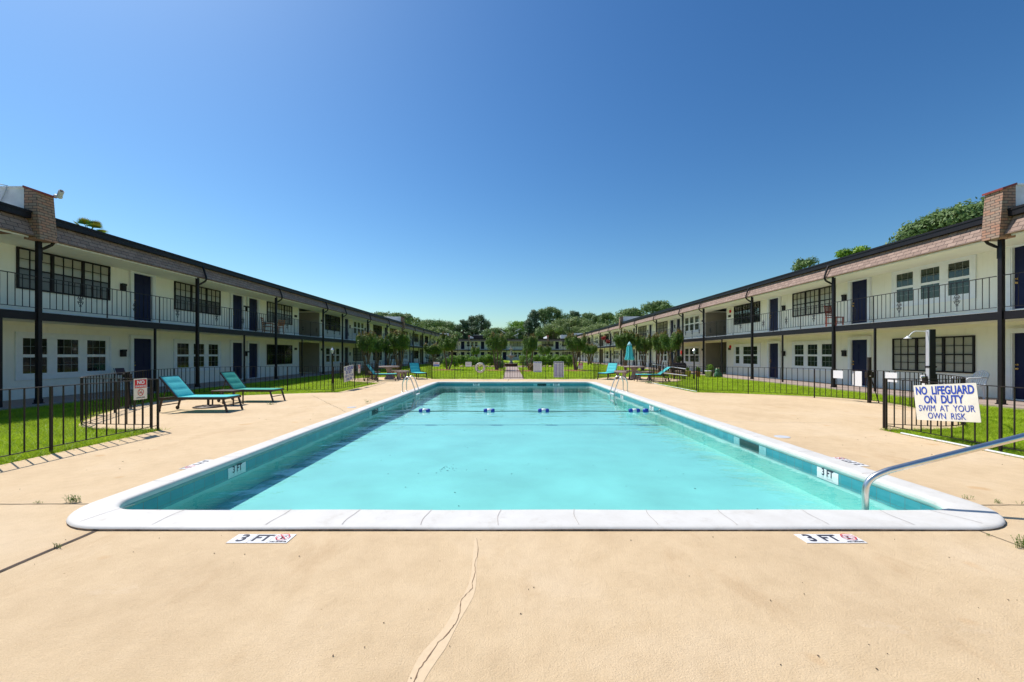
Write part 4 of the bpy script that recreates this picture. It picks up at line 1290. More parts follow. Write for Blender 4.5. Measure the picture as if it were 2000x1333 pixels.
# ------------------------------------------------------------------ loungers, tables, parasol
def lounger(label, x, y, rz, fab, angle=49, wd=.60, L=1.62, group='aqua sling sun loungers'):
    """local: foot at x=0, head at +x"""
    t = thing('sun_lounger', label, 'sun lounger', (x, y, 0), rz, group)
    h = wd / 2; hz = .37; hx = L - .44
    mb = MB()
    for s in (-1, 1): mb.box(0, L, s * h - .02, s * h + .02, hz - .055, hz)
    for xx in (0, hx, L - .04): mb.box(xx, xx + .04, -h + .0205, h - .0205, hz - .05, hz - .01)
    mb.build('frame', M['bronze'], t)
    for s in (-1, 1):
        MB().bar((.06, s * h, hz - .05), (-.04, s * (h + .0), 0), .045, .03).build('leg', M['bronze'], t)
        MB().bar((L - .07, s * h, hz - .05), (L + .0, s * h, .05), .045, .03).build('leg', M['bronze'], t)
        m = MB(); m.lathe([(0, -.015), (.045, -.012), (.05, 0), (.045, .012), (0, .015)], 14); m.build('wheel', M['black'], t, (L + .01, s * h, .05), (math.pi / 2, 0, 0))
    for xx in (.015, L - .03): MB().bar((xx, -h, .17), (xx, h, .17), .022).build('crossbar', M['bronze'], t)
    # sling seat (padded channels)
    def sling(name, x0, z0, ang, ln, nseg):
        m = MB(); ca, sa = math.cos(ang), math.sin(ang)
        cols = 9; rows = nseg * 6
        top = []; bot = []
        for i in range(rows + 1):
            u = ln * i / rows
            ph = (i % 6) / 6
            dz = .012 * math.sin(math.pi * ph) ** .5 if i % 6 else 0
            for j in range(cols + 1):
                v = -h + .012 + (wd - .024) * j / cols
                e = 1 - abs(2 * j / cols - 1) ** 4
                off = dz * e - (.010 * e if name == 'seat' else .006 * e)
                top.append((x0 + u * ca - (off + .008) * sa, v, z0 + u * sa + (off + .008) * ca))
                bot.append((x0 + u * ca - (off - .006) * sa, v, z0 + u * sa + (off - .006) * ca))
        n = len(top); fs = []
        for i in range(rows):
            for j in range(cols):
                a = i * (cols + 1) + j; b = a + 1; c = a + cols + 2; d = a + cols + 1
                fs.append((a, d, c, b)); fs.append((n + a, n + b, n + c, n + d))
        for i in range(rows):
            for j in (0, cols):
                a = i * (cols + 1) + j; d = a + cols + 1; fs.append((a, d, n + d, n + a) if j else (d, a, n + a, n + d))
        for j in range(cols):
            for i in (0, rows):
                a = i * (cols + 1) + j; fs.append((a, a + 1, n + a + 1, n + a))
        m.add(top + bot, fs, True); return m.build(name, fab, t)
    sling('seat', .02, hz + .006, 0, hx, 4)
    a = math.radians(angle); bl = .67
    sling('backrest', hx + .01, hz + .008, a, bl, 3)
    m = MB()
    for s in (-1, 1): m.bar((hx, s * h, hz - .01), (hx + bl * math.cos(a), s * h, hz - .01 + bl * math.sin(a)), .03, .03)
    m.bar((hx + bl * math.cos(a), -h, hz - .01 + bl * math.sin(a)), (hx + bl * math.cos(a), h, hz - .01 + bl * math.sin(a)), .028)
    m.build('back_frame', M['bronze'], t)
    m = MB()
    for s in (-1, 1): m.bar((hx + .28, s * (h - .05), hz + .27), (L - .05, s * (h - .05), hz - .03), .015)
    m.build('back_support', M['bronze'], t)
    return t
PI = math.pi
lounger('aqua padded sun lounger nearest the camera, on the deck at left', -7.05, 10.62, PI + .02, M['aqua'], 50)
lounger('green tinted padded sun lounger, second on the left deck', -7.12, 12.78, PI - .03, M['teal'], 52)
lounger('aqua sun lounger behind the bars left of the stone table', -6.25, 22.85, PI + .04, M['aqua'], 54)
lounger('aqua sun lounger turned to the pool at the far left corner', -5.10, 24.0, PI - 1.05, M['aqua'], 58)
lounger('aqua sun lounger turned to the pool at the far right corner', 5.25, 23.75, .95, M['aqua'], 56)
lounger('aqua sun lounger before the stone table on the right patio', 6.72, 22.3, -.05, M['aqua'], 36)

t = thing('side_table', 'low dark square side table between the two near loungers', 'table', (-7.98, 11.85, 0))
MB().box(-.36, .28, -.24, .24, .395, .425).build('table_top', M['bronze'], t, bevel=.008)
for sx in (-.33, .25):
    for sy in (-.21, .21): MB().box(sx - .014, sx + .014, sy - .014, sy + .014, 0, .3945).build('leg', M['bronze'], t)
t = thing('umbrella_base', 'round dark parasol base lying on the deck under the near lounger', 'umbrella base', (-8.22, 11.35, 0))
m = MB(); m.lathe([(.345, 0), (.35, .02), (.3, .035), (.2, .042), (.06, .06), (.045, .065)], 32); m.build('plate', M['bronze'], t)
m = MB()
for k in range(8):
    a = k * PI / 4; m.bar((.07 * math.cos(a), .07 * math.sin(a), .058), (.3 * math.cos(a + .3), .3 * math.sin(a + .3), .04), .018, .01)
m.build('scroll_relief', M['bronze'], t)
m = MB(); m.tube([(0, 0, .05), (0, 0, .33)], .03, 12); m.build('stub_pole', M['bronze'], t)

def stone_table(label, x, y, benches):
    t = thing('stone_table', label, 'table', (x, y, 0), 0, 'round cast stone patio tables')
    m = MB(); m.lathe([(0, .76), (.56, .76), (.585, .745), (.58, .70), (.52, .675), (.2, .66)], 36); m.build('table_top', M['stone'], t)
    m = MB(); m.lathe([(.2, .665), (.26, .655), (.17, .58), (.12, .45), (.13, .3), (.2, .14), (.27, .06), (.28, 0)], 20); m.build('pedestal', M['stone'], t)
    for lab, a in benches:
        cx, cy = x + .95 * math.cos(a), y + .95 * math.sin(a)
        b = thing('stone_bench', lab, 'bench', (x, y, 0), 0, 'curved cast stone benches')
        m = MB(); vs = []; fs = []; n = 12
        for i in range(n + 1):
            q = a - .55 + 1.1 * i / n
            for r, z in ((.8, .40), (.8, .48), (1.13, .48), (1.13, .40)): vs.append((r * math.cos(q), r * math.sin(q), z))
        for i in range(n):
            for k in range(4): fs.append((i * 4 + k, i * 4 + (k + 1) % 4, i * 4 + 4 + (k + 1) % 4, i * 4 + 4 + k))
        fs += [(0, 1, 2, 3), (n * 4 + 3, n * 4 + 2, n * 4 + 1, n * 4)]
        m.add(vs, fs); m.build('seat', M['stone'], b, bevel=.012)
        for s in (-.36, .36):
            m = MB(); m.lathe([(.12, .405), (.13, .38), (.08, .3), (.08, .15), (.13, .05), (.135, 0)], 12, (.96 * math.cos(a + s), .96 * math.sin(a + s), 0)); m.build('leg', M['stone'], b)
stone_table('round cast stone table on the left patio before the big crape myrtle', -7.1, 24.4,
            [('curved stone bench right of the left patio table', -.35), ('curved stone bench left of the left patio table', -2.5), ('curved stone bench behind the left patio table', 1.3)])
stone_table('round cast stone table on the right patio under the closed parasol', 7.2, 24.3,
            [('curved stone bench left of the right patio table', PI + .35), ('curved stone bench before the right patio table', -1.2), ('curved stone bench behind the right patio table', 1.6)])

t = thing('parasol', 'closed aqua parasol standing by the right stone table', 'parasol', (6.72, 23.55, 0))
m = MB(); m.tube([(0, 0, 0), (0, 0, 2.05)], .02, 10); m.build('pole', M['bronze'], t)
m = MB(); m.lathe([(.02, 2.06), (.085, 1.98), (.13, 1.8), (.15, 1.55), (.17, 1.35), (.22, 1.18), (.2, 1.12), (.1, 1.14)], 48, fold=.30, nf=6); m.build('folded_canopy', M['aqua'], t)
m = MB(); m.lathe([(.0, 2.16), (.03, 2.14), (.09, 2.04), (.135, 1.95), (.12, 1.945)], 32, fold=.1, nf=8); m.build('vent_cap', mat('pale_aqua_cloth', (.35, .68, .75), .7), t)
m = MB(); m.lathe([(.22, 0), (.22, .04), (.05, .07), (.03, .3)], 20); m.build('base', M['bronze'], t)

# charcoal grill
t = thing('charcoal_grill', 'black barrel grill on the lawn behind the hung poles', 'grill', (9.9, 24.6, 0))
m = MB(); vs = []
m.tube([(-.4, 0, .72), (.4, 0, .72)], .22, 16); m.build('barrel', M['black'], t)
for x in (-.32, .32):
    for y in (-.18, .18): MB().bar((x * .9, y * .8, .6), (x, y, 0), .035).build('leg', M['black'], t)
MB().box(-.62, -.41, -.2, .2, .70, .73).build('side_shelf', M['redwood'], t)
MB().box(-.36, .36, -.18, .18, .18, .21).build('bottom_shelf', M['redwood'], t)

# ------------------------------------------------------------------ chairs
def chair_wood(label, x, y, z, rz, m, slats=4, rocker=False, hgt=1.02):
    t = thing('wooden_chair', label, 'chair', (x, y, z), rz)
    for s in (-1, 1):
        MB().bar((-.22, s * .22, .0), (-.22, s * .22, .46), .04).build('leg', m, t)
        MB().bar((.22, s * .2, 0), (.20, s * .2, .47), .04).bar((.20, s * .2, .47), (.30, s * .2, hgt), .036).build('leg', m, t)
        if rocker:
            MB().bar((-.24, s * .235, .66), (.24, s * .235, .66), .03, .05).bar((-.22, s * .22, .46), (-.22, s * .22, .645), .03).build('armrest', m, t)
            MB().tube([(-.36, s * .22, .05), (-.15, s * .22, .005), (.15, s * .22, .0), (.4, s * .22, .06)], .02, 6).build('rocker', m, t)
    MB().box(-.25, .22, -.24, .24, .445, .475).build('seat', m, t)
    b = MB()
    for k in range(slats):
        zz = .58 + k * (hgt - .64) / (slats - 1); xx = .20 + .1 * (zz - .47) / (hgt - .47)
        b.box(xx - .012, xx + .012, -.185, .185, zz - .03, zz + .03)
    b.build('backrest', m, t)
    b = MB()
    for s in (-.21, .21): b.bar((-.22, s, .2), (.21, s, .2), .022)
    b.bar((-.22, -.2, .26), (-.22, .2, .26), .022); b.build('stretcher', m, t)
chair_wood('red stained ladderback chair on the right upper balcony beside the navy door', 14.55, 18.75, 2.64, PI - 1.25, M['redwood'], 5)
chair_wood('left wooden rocking chair on the left upper balcony', -14.5, 24.9, 2.64, PI / 2 + .3 + PI / 2, M['orangewood'], 4, True, 1.0)
chair_wood('right wooden chair on the left upper balcony', -14.4, 25.9, 2.64, -.4, M['orangewood'], 4, True, .95)
def plastic_chair(label, x, y, rz, m):
    t = thing('plastic_chair', label, 'chair', (x, y, .05), rz)
    MB().box(-.26, .24, -.26, .26, .39, .42).build('seat', m, t, bevel=.015)
    for sx, sy in ((-.24, -.25), (-.24, .25), (.22, -.25), (.22, .25)):
        MB().bar((sx, sy, 0), (sx * .93, sy * .95, .40), .05, .035).build('leg', m, t)
    n = 7; b = MB()
    def top(y): return .86 - 1.4 * y * y
    for k in range(n):
        y_ = -.24 + .48 * k / (n - 1)
        b.bar((.22, y_, .44), (.22 + (top(y_) - .42) * .3, y_, top(y_)), .045, .012, (1, 0, 0))
    pts = [(.22 + (top(-.27 + .54 * k / 12) - .41) * .3, -.27 + .54 * k / 12, top(-.27 + .54 * k / 12) + .01) for k in range(13)]
    b.tube([(.22, -.28, .42)] + pts + [(.22, .28, .42)], .02, 8); b.build('backrest', m, t)
    for s in (-1, 1):
        b = MB(); b.tube([(-.25, s * .28, .42), (-.27, s * .30, .6), (-.2, s * .31, .65), (.1, s * .31, .66), (.27, s * .28, .66)], .022, 8); b.build('armrest', m, t)
plastic_chair('white slat back plastic armchair on the right walkway by the dark doorway', 14.5, 13.2, -.25, M['pvcgrey'])
t = thing('folding_chair', 'plum coloured folding chair beside the navy door on the left walkway', 'chair', (-14.25, 15.55, .05), PI + .15)
MB().box(-.22, .2, -.21, .21, .43, .455).build('seat', M['plum'], t, bevel=.01)
b = MB(); b.add([(.22, -.24, .62), (.22, .24, .62), (.30, .24, .88), (.30, -.24, .88), (.245, -.24, .62), (.245, .24, .62), (.325, .24, .88), (.325, -.24, .88)], [(0, 1, 2, 3), (7, 6, 5, 4), (0, 4, 5, 1), (1, 5, 6, 2), (2, 6, 7, 3), (3, 7, 4, 0)]); b.build('backrest', M['plum'], t)
for s in (-1, 1):
    MB().tube([(-.25, s * .24, 0), (.18, s * .24, .5), (.29, s * .24, .88)], .012, 8).build('leg', M['pvcgrey'], t)
    MB().tube([(.28, s * .22, 0), (-.1, s * .22, .43)], .012, 8).build('leg', M['pvcgrey'], t)

# pots by the right passage
def pot(label, x, y, r, hh, m, plant=True, leafm='weed', k=.35):
    t = thing('flower_pot', label, 'flower pot', (x, y, .0))
    q = MB(); q.lathe([(0, 0), (r * .75, 0), (r, hh), (r * 1.08, hh), (r * 1.08, hh * .88), (r * .9, hh * .9), (0, hh * .88)], 16); q.build('pot', m, t)
    if plant: leaves('plant', [(0, 0, hh + k * .45, k * .5, k * .5, k * .5)], 220, .04, [M[leafm]], t, .1, .3, 2, seed=int(x * 10))
pot('tan planter left of the garden lamp on the right', 11.25, 26.5, .2, .42, M['tan'], True, 'leaf_hedge', .2)
pot('small terracotta pot right of the garden lamp', 11.95, 26.6, .16, .36, M['terracotta'], True, 'weed', .3)
pot('white pot beside the green frog figure', 12.45, 26.3, .19, .42, M['pvc'], False)
t = thing('frog_figure', 'green glazed frog figure sitting by the right passage', 'figurine', (13.05, 26.3, 0))
m = MB(); m.lathe([(0, 0), (.19, .02), (.22, .14), (.15, .32), (.12, .36), (.15, .44), (.12, .54), (0, .57)], 16); m.build('body', M['frog'], t)
for s in (-.07, .07): MB().lathe([(0, -.045), (.04, 0), (0, .045)], 10).build('eye', M['tan'], t, (s, -.03, .57))
for s in (-1, 1): MB().tube([(s * .14, -.05, .3), (s * .2, -.15, .15), (s * .17, -.2, .0)], .04, 8).build('leg', M['frog'], t)
pot('wide stone planter with leafy plant left of the frog figure', 12.78, 26.7, .22, .4, M['stone'], True, 'leaf_hedge', .45)

# notice and bell boxes at the passages (part-like wall fittings)
for b_, x0, z in ((rb, fr_(29.2), 1.98), (rb, fr_(29.2), 4.45)):
    MB().lathe([(0, 0), (.11, 0), (.11, .05), (0, .06)], 16).build('alarm_bell', M['red'], b_, (x0, -.003, z), (math.pi / 2, 0, 0))
MB().box(-.11, .11, -.02, 0, 0, .30).build('extinguisher_sign', M['red'], rb, (fr_(33.0), -1.89, 1.45))

# CCTV camera on the left near fire wall
t = thing('security_camera', 'white bullet camera on top of the left brick pier', 'camera', (-12.93, 11.98, 5.98))
m = MB(); m.tube([(-.12, -.02, .0), (.05, -.02, -.04)], .05, 10); m.build('bracket', M['pvc'], t)
m = MB(); m.tube([(.02, -.05, -.06), (.17, -.12, .10)], .062, 14); m.build('housing', M['pvcgrey'], t)
m = MB(); m.tube([(.172, -.122, .102), (.18, -.126, .11)], .04, 12); m.build('lens', M['black'], t)
t = thing('roof_cable', 'loose grey cable hanging over the left white parapet wall', 'cable', (0, 0, 0))
MB().tube([(-14.4, 11.72, 6.1), (-14.25, 11.5, 6.15), (-14.05, 11.47, 6.12), (-13.85, 11.49, 6.08), (-13.9, 11.478, 5.9), (-14.05, 11.478, 5.6), (-14.12, 11.478, 5.35)], .014, 6).build('cable', M['hvac'], t)

# ------------------------------------------------------------------ fountain
t = thing('fountain', 'tiered stone fountain in a round dark brick basin beyond the gate', 'fountain', (.08, 50, 0))
m = MB(); m.lathe([(.78, -.03), (.78, .32), (.60, .32), (.60, .1), (0, .1)], 36, smooth=False); m.build('basin', M['darkbrick'], t)
m = MB(); m.lathe([(.86, .325), (.86, .39), (.58, .39), (.58, .325)], 36, smooth=False); m.build('basin_rim', M['walk'], t)
m = MB(); m.lathe([(.24, .1), (.24, .5), (.17, .6), (.13, .9), (.17, 1.06), (.3, 1.12)], 20); m.build('pedestal', M['fountain'], t)
m = MB(); m.lathe([(.1, 1.12), (.35, 1.16), (.52, 1.30), (.54, 1.36), (.5, 1.36), (.3, 1.27), (.12, 1.25)], 28); m.build('lower_bowl', M['fountain'], t)
m = MB(); m.lathe([(.19, 1.25), (.16, 1.4), (.09, 1.5), (.13, 1.64), (.07, 1.78), (.09, 1.95), (.12, 2.02)], 16); m.build('stem', M['fountain'], t)
m = MB(); m.lathe([(.06, 2.0), (.18, 2.06), (.25, 2.15), (.24, 2.19), (.08, 2.13)], 24); m.build('upper_bowl', M['fountain'], t)
m = MB(); m.lathe([(.09, 2.12), (.05, 2.25), (.08, 2.36), (.03, 2.5), (0, 2.6)], 14); m.build('finial', M['fountain'], t)
# low stones along the hedge
for i in range(14):
    x = (-5.6 + i * .72) if i < 7 else (1.4 + (i - 7) * .8)
    q = bmesh.new(); bmesh.ops.create_icosphere(q, subdivisions=2, radius=.2)
    rs = random.Random(i)
    for v in q.verts: v.co = Vector((v.co.x * rs.uniform(.9, 1.25), v.co.y, v.co.z * .7)) * rs.uniform(.92, 1.08)
    me = bpy.data.meshes.new('garden_rock'); q.to_mesh(me); q.free(); me.materials.append(M['tan'])
    o = bpy.data.objects.new('garden_rock', me); COL.objects.link(o); o.location = (x, 47.6 + .3 * math.sin(i * 3), .05)
    tag(o, 'pale rock at the foot of the %s hedge, one of a row' % ('left' if i < 7 else 'right'), 'rock', 'pale rocks along the %s hedge' % ('left' if i < 7 else 'right'))

# ------------------------------------------------------------------ crape myrtles and beds
myr = [make_myrtle(3, 5, 3.4, 1.15, 11000), make_myrtle(8, 4, 3.35, 1.05, 11000), make_myrtle(15, 6, 3.3, 1.2, 11000)]
spots = [  # x, y, variant, rot, scale xy, scale z, label
    (-9.75, 36.5, 0, .4, 1.05, 1.03, 'crape myrtle with bronze tips behind the left stone table'),
    (-5.85, 39.0, 1, 1.0, 1.12, 1.03, 'crape myrtle behind the left end of the far fence'),
    (-1.27, 38.2, 0, 2.2, .95, 1.0, 'round dark crape myrtle left of the fountain'),
    (1.72, 36.8, 1, 3.9, .80, .97, 'narrow crape myrtle right of the fountain path'),
    (5.86, 37.6, 2, .8, .92, 1.0, 'crape myrtle behind the no smoking sign of the far fence'),
    (10.2, 37.0, 1, 5.2, 1.05, 1.08, 'leaning dark crape myrtle left of the closed parasol'),
    (11.6, 36.6, 0, 1.2, .82, .95, 'bright green crape myrtle just right of the closed parasol'),
    (12.2, 34.2, 2, 2.6, .72, .97, 'slim crape myrtle between two others on the right lawn'),
    (12.25, 31.6, 0, 4.0, .85, .97, 'crape myrtle nearest the right passage'),
    (-10.3, 30.0, 2, .2, .8, .93, 'spiky dark crape myrtle against the left building, nearest the passage'),
    (-11.1, 34.5, 1, 2.0, .85, .95, 'crape myrtle against the left building with pale tips'),
    (-11.9, 41.0, 2, 3.0, .95, .92, 'dark crape myrtle in shade left of the big one behind the table'),
    (-9.4, 51, 2, 4.0, 1.15, .85, 'broad shaded crape myrtle by the left end of the hedge'),
    (4.8, 60, 0, .7, 1.05, .83, 'crape myrtle beyond the right hedge, nearer the fountain'),
    (-5.6, 66, 1, .7, .95, .83, 'small crape myrtle beyond the left hedge'),
    (10.8, 58, 1, 1.7, 1.1, .9, 'crape myrtle near the right building, beyond the right hedge'),
    (12.1, 63, 2, 2.7, 1.1, .9, 'farthest crape myrtle near the right building'),
    (-2.6, 74, 2, 2.7, .9, .7, 'small far crape myrtle left of the fountain'),
    (3.0, 74, 2, 1.7, .9, .8, 'small far crape myrtle right of the fountain'),
]
used = set()
for x, y, v, r, s, sz, lab in spots:
    o = myr[v] if v not in used else copy_tree(myr[v]); used.add(v)
    o.location = (x, y, 0); o.rotation_euler = (0, 0, r); o.scale = (s * .84, s * .84, sz * .97)
    o['label'] = lab; o['group'] = 'crape myrtles on the courtyard lawn'
for x, y, r in ((-9.75, 36.5, 1.1), (-5.85, 38.8, 1.6), (-1.27, 38.0, 1.5), (1.72, 36.6, 1.3), (5.86, 37.4, 1.7), (10.2, 37, 1.3), (11.7, 34.0, 1.5), (12.2, 36.8, 1.1), (12.25, 31.4, 1.2)):
    q = MB(); n = 30
    q.lathe([(0, .05), (r * .5, .04), (r * .9, .015), (r, -.03)], 28, (0, 0, 0)); o = q.build('mulch_bed', M['mulch'], None, (x, y, 0)); tag(o, kind='structure')

# suckers and low plants at the foot of some trees
def shrub(name, label, cat, x, y, r, hh, m, n, size=.05, group=None, shell=.45, seed=None, lobes=9):
    rs = random.Random(seed if seed is not None else int(abs(x * 131 + y * 17)))
    t = thing(name, label, cat, (x, y, 0), 0, group)
    bl = [(0, 0, hh * .45, r * .75, r * .75, hh * .45)]
    for k in range(lobes):
        a = rs.uniform(0, 2 * PI); q = rs.uniform(.3, .7) * r
        bl.append((math.cos(a) * q, math.sin(a) * q, hh * rs.uniform(.35, .8), r * rs.uniform(.28, .42), r * rs.uniform(.28, .42), hh * rs.uniform(.18, .28)))
    q = MB()
    for k in range(5):
        a = k * 1.3; q.tube([(0, 0, -.03), (math.cos(a) * r * .3, math.sin(a) * r * .3, hh * .6)], [.02, .008], 5)
    q.build('stems', M['darkbark'], t)
    leaves('foliage', bl, n, size, [M[m]], t, shell, .3, 1.5, seed=int(abs(x * 77 + y * 3)) % 9999)
    return t
for i, (x, y, r, hh) in enumerate([(-6.4, 49, .95, 1.45), (-5.3, 49.3, .9, 1.5), (-4.25, 49, .9, 1.4), (-3.2, 49.2, .85, 1.45), (-2.2, 49.4, .85, 1.5), (-1.4, 49, .7, 1.4)]):
    shrub('hedge_shrub', ('bright green hedge shrub left of the fountain, %s from the left of its row' % ('first second third fourth fifth sixth'.split()[i])), 'shrub', x, y, r, hh, 'leaf_hedge', 3600, .05, 'hedge shrubs left of the fountain')
for i, (x, y, r, hh) in enumerate([(1.55, 48.7, .8, 1.45), (2.7, 49.4, .9, 1.5), (3.75, 49.1, .9, 1.45), (4.8, 49.3, .85, 1.5), (5.85, 49.2, .9, 1.5), (6.9, 49, .9, 1.45)]):
    shrub('hedge_shrub', ('bright green hedge shrub right of the fountain, %s from the left of its row' % ('first second third fourth fifth sixth'.split()[i])), 'shrub', x, y, r, hh, 'leaf_hedge', 3600, .05, 'hedge shrubs right of the fountain')
shrub('low_shrub', 'low green shrub beside the path, left of the fountain', 'shrub', -1.0, 42, .5, .95, 'leaf_oak', 2400, .045)
shrub('low_shrub', 'dark green shrub beside the path, right of the fountain', 'shrub', 2.0, 42.5, .65, 1.15, 'leaf_oak', 2800, .045)
shrub('low_shrub', 'brownish twiggy shrub at the foot of the narrow crape myrtle', 'shrub', 1.95, 35.9, .5, .75, 'leaf_bronze', 1800, .03)
shrub('low_shrub', 'brown twiggy growth round the trunk behind the left stone table', 'shrub', -9.7, 36.0, .45, .55, 'leaf_bronze', 1300, .03)
shrub('low_shrub', 'dark shaded shrub against the left building beyond the fence', 'shrub', -10.0, 56, 1.3, 1.3, 'leaf_pine', 3000, .06)
shrub('low_shrub', 'dark shaded shrub under the crape myrtle by the left hedge', 'shrub', -8.6, 60, 1.3, 1.2, 'leaf_pine', 2800, .06)
shrub('low_shrub', 'light green shrub behind the leftmost far myrtle', 'shrub', -6.9, 45, .6, 1.1, 'leaf_hedge', 2400, .045)
shrub('low_shrub', 'small dark shrub on the left walkway edge by the passage', 'shrub', -12.0, 30.8, .45, .6, 'leaf_oak', 1500, .035)
shrub('potted_fern', 'dark hanging fern on the right building post near the passage', 'plant', 13.35, 33.2, .35, .6, 'leaf_pine', 900, .04).location.z = .75
shrub('flower_basket', 'red flower basket on the far right upper balcony', 'plant', 13.4, 60, .4, .6, 'flower', 700, .05).location.z = 3.5
shrub('flower_basket', 'lower red flower basket on the far right upper balcony rail', 'plant', 13.4, 57.2, .4, .6, 'flower', 700, .05).location.z = 2.9

# ------------------------------------------------------------------ trees outside the courtyard
def big_tree(name, label, x, y, top, rx, m, n, size, seed, kind='oak', base=None, group=None):
    rs = random.Random(seed)
    t = thing(name, label, 'tree', (x, y, 0), rs.uniform(0, 6), group)
    bl = []
    q = MB()
    rx *= 1.12
    if kind == 'oak':
        b0 = top * .38 if base is None else base
        limb(q, (0, 0, -.2), (0, 0, b0), rx * .09, rx * .06, .03, 4, rs)
        for k in range(38):
            a = rs.uniform(0, 2 * PI); e = rs.uniform(-.35, 1.15)
            rr = math.cos(e * 1.2) * rx * rs.uniform(.55, .85)
            z = b0 + (top - b0) * (.42 + .62 * math.sin(e * 1.25)) * rs.uniform(.88, 1.02)
            p = (math.cos(a) * rr, math.sin(a) * rr, z)
            if k < 12: limb(q, (0, 0, b0 * .9), (p[0] * .8, p[1] * .8, p[2] * .95), rx * .04, rx * .008, .1, 4, rs)
            s = rx * rs.uniform(.2, .34)
            bl.append((p[0], p[1], min(p[2], top - s * .6), s, s, s * .72))
    elif kind == 'pine':
        limb(q, (0, 0, -.2), (0, 0, top * .94), rx * .1, rx * .03, .03, 6, rs)
        b0 = top * .45 if base is None else base
        for k in range(40):
            z = b0 + (top - b0) * (k / 39) ** .9
            prof = (1 - (k / 39) ** 2.2) * .75 + .2
            a = rs.uniform(0, 2 * PI); rr = rx * prof * rs.uniform(.2, .85)
            p = (math.cos(a) * rr, math.sin(a) * rr, z)
            limb(q, (0, 0, z * .95), p, rx * .025, rx * .006, .08, 3, rs)
            s = rx * rs.uniform(.2, .32)
            bl.append((p[0], p[1], p[2] - s * .3, s, s, s * .6))
    q.build('trunk', M['darkbark'], t)
    leaves('crown', bl, n, size, [M[m]], t, .35, .35, 1.4, seed=seed)
    return t
big_tree('oak_tree', 'large dark tree above the right mansard beside the brick pier', 28.2, 27.0, 10.5, 3.3, 'leaf_oak', 26000, .10, 1)
big_tree('oak_tree', 'dark treetop touching the brick pier above the right roof', 33.4, 30.0, 12.3, 3.6, 'leaf_oak', 20000, .11, 21)
big_tree('oak_tree', 'small bright treetop above the middle of the right roof', 31.2, 38.0, 11.1, 1.6, 'leaf_hedge', 9000, .09, 2)
big_tree('oak_tree', 'thin treetop just left of the small bright one above the right roof', 29.3, 41.5, 11.0, 1.7, 'leaf_oak', 4000, .09, 3)
big_tree('oak_tree', 'dark tree above the far part of the right roof', 30, 84, 12.0, 4.2, 'leaf_oak', 9000, .16, 4)
big_tree('oak_tree', 'dark tree left of the other above the far part of the right roof', 25.5, 88, 11.0, 4.0, 'leaf_oak', 8000, .16, 5)
# fan palm peeking over the left roof
t = thing('fan_palm', 'fan palm top with yellow fronds peeking over the left roof', 'tree', (-31.5, 31.2, .6))
limbm = MB(); limbm.tube([(0, 0, 0), (.1, 0, 4), (0, 0, 9.9)], [.25, .2, .18], 10); limbm.build('trunk', M['darkbark'], t)
rs = random.Random(5)
for k in range(16):
    q = MB(); a = rs.uniform(0, 2 * PI); e = rs.uniform(-.5, 1.2)
    c = Vector((math.cos(a) * math.cos(e), math.sin(a) * math.cos(e), math.sin(e)))
    base_ = Vector((0, 0, 9.9)); hub = base_ + c * .65
    q.tube([base_, hub], .02, 5)
    sd = c.cross(Vector((0, 0, 1))).normalized(); up_ = sd.cross(c)
    for j in range(15):
        b_ = -1.25 + 2.5 * j / 14
        d = (c * math.cos(b_) + sd * math.sin(b_)).normalized()
        wv = d.cross(up_).normalized() * .045
        tip = hub + d * .62 - Vector((0, 0, .08))
        q.add([hub - wv * .3, hub + d * .3 - wv, tip, hub + d * .3 + wv, hub + wv * .3], [(0, 1, 2, 3, 4)])
    q.build('frond', M['leaf_palm'], t)

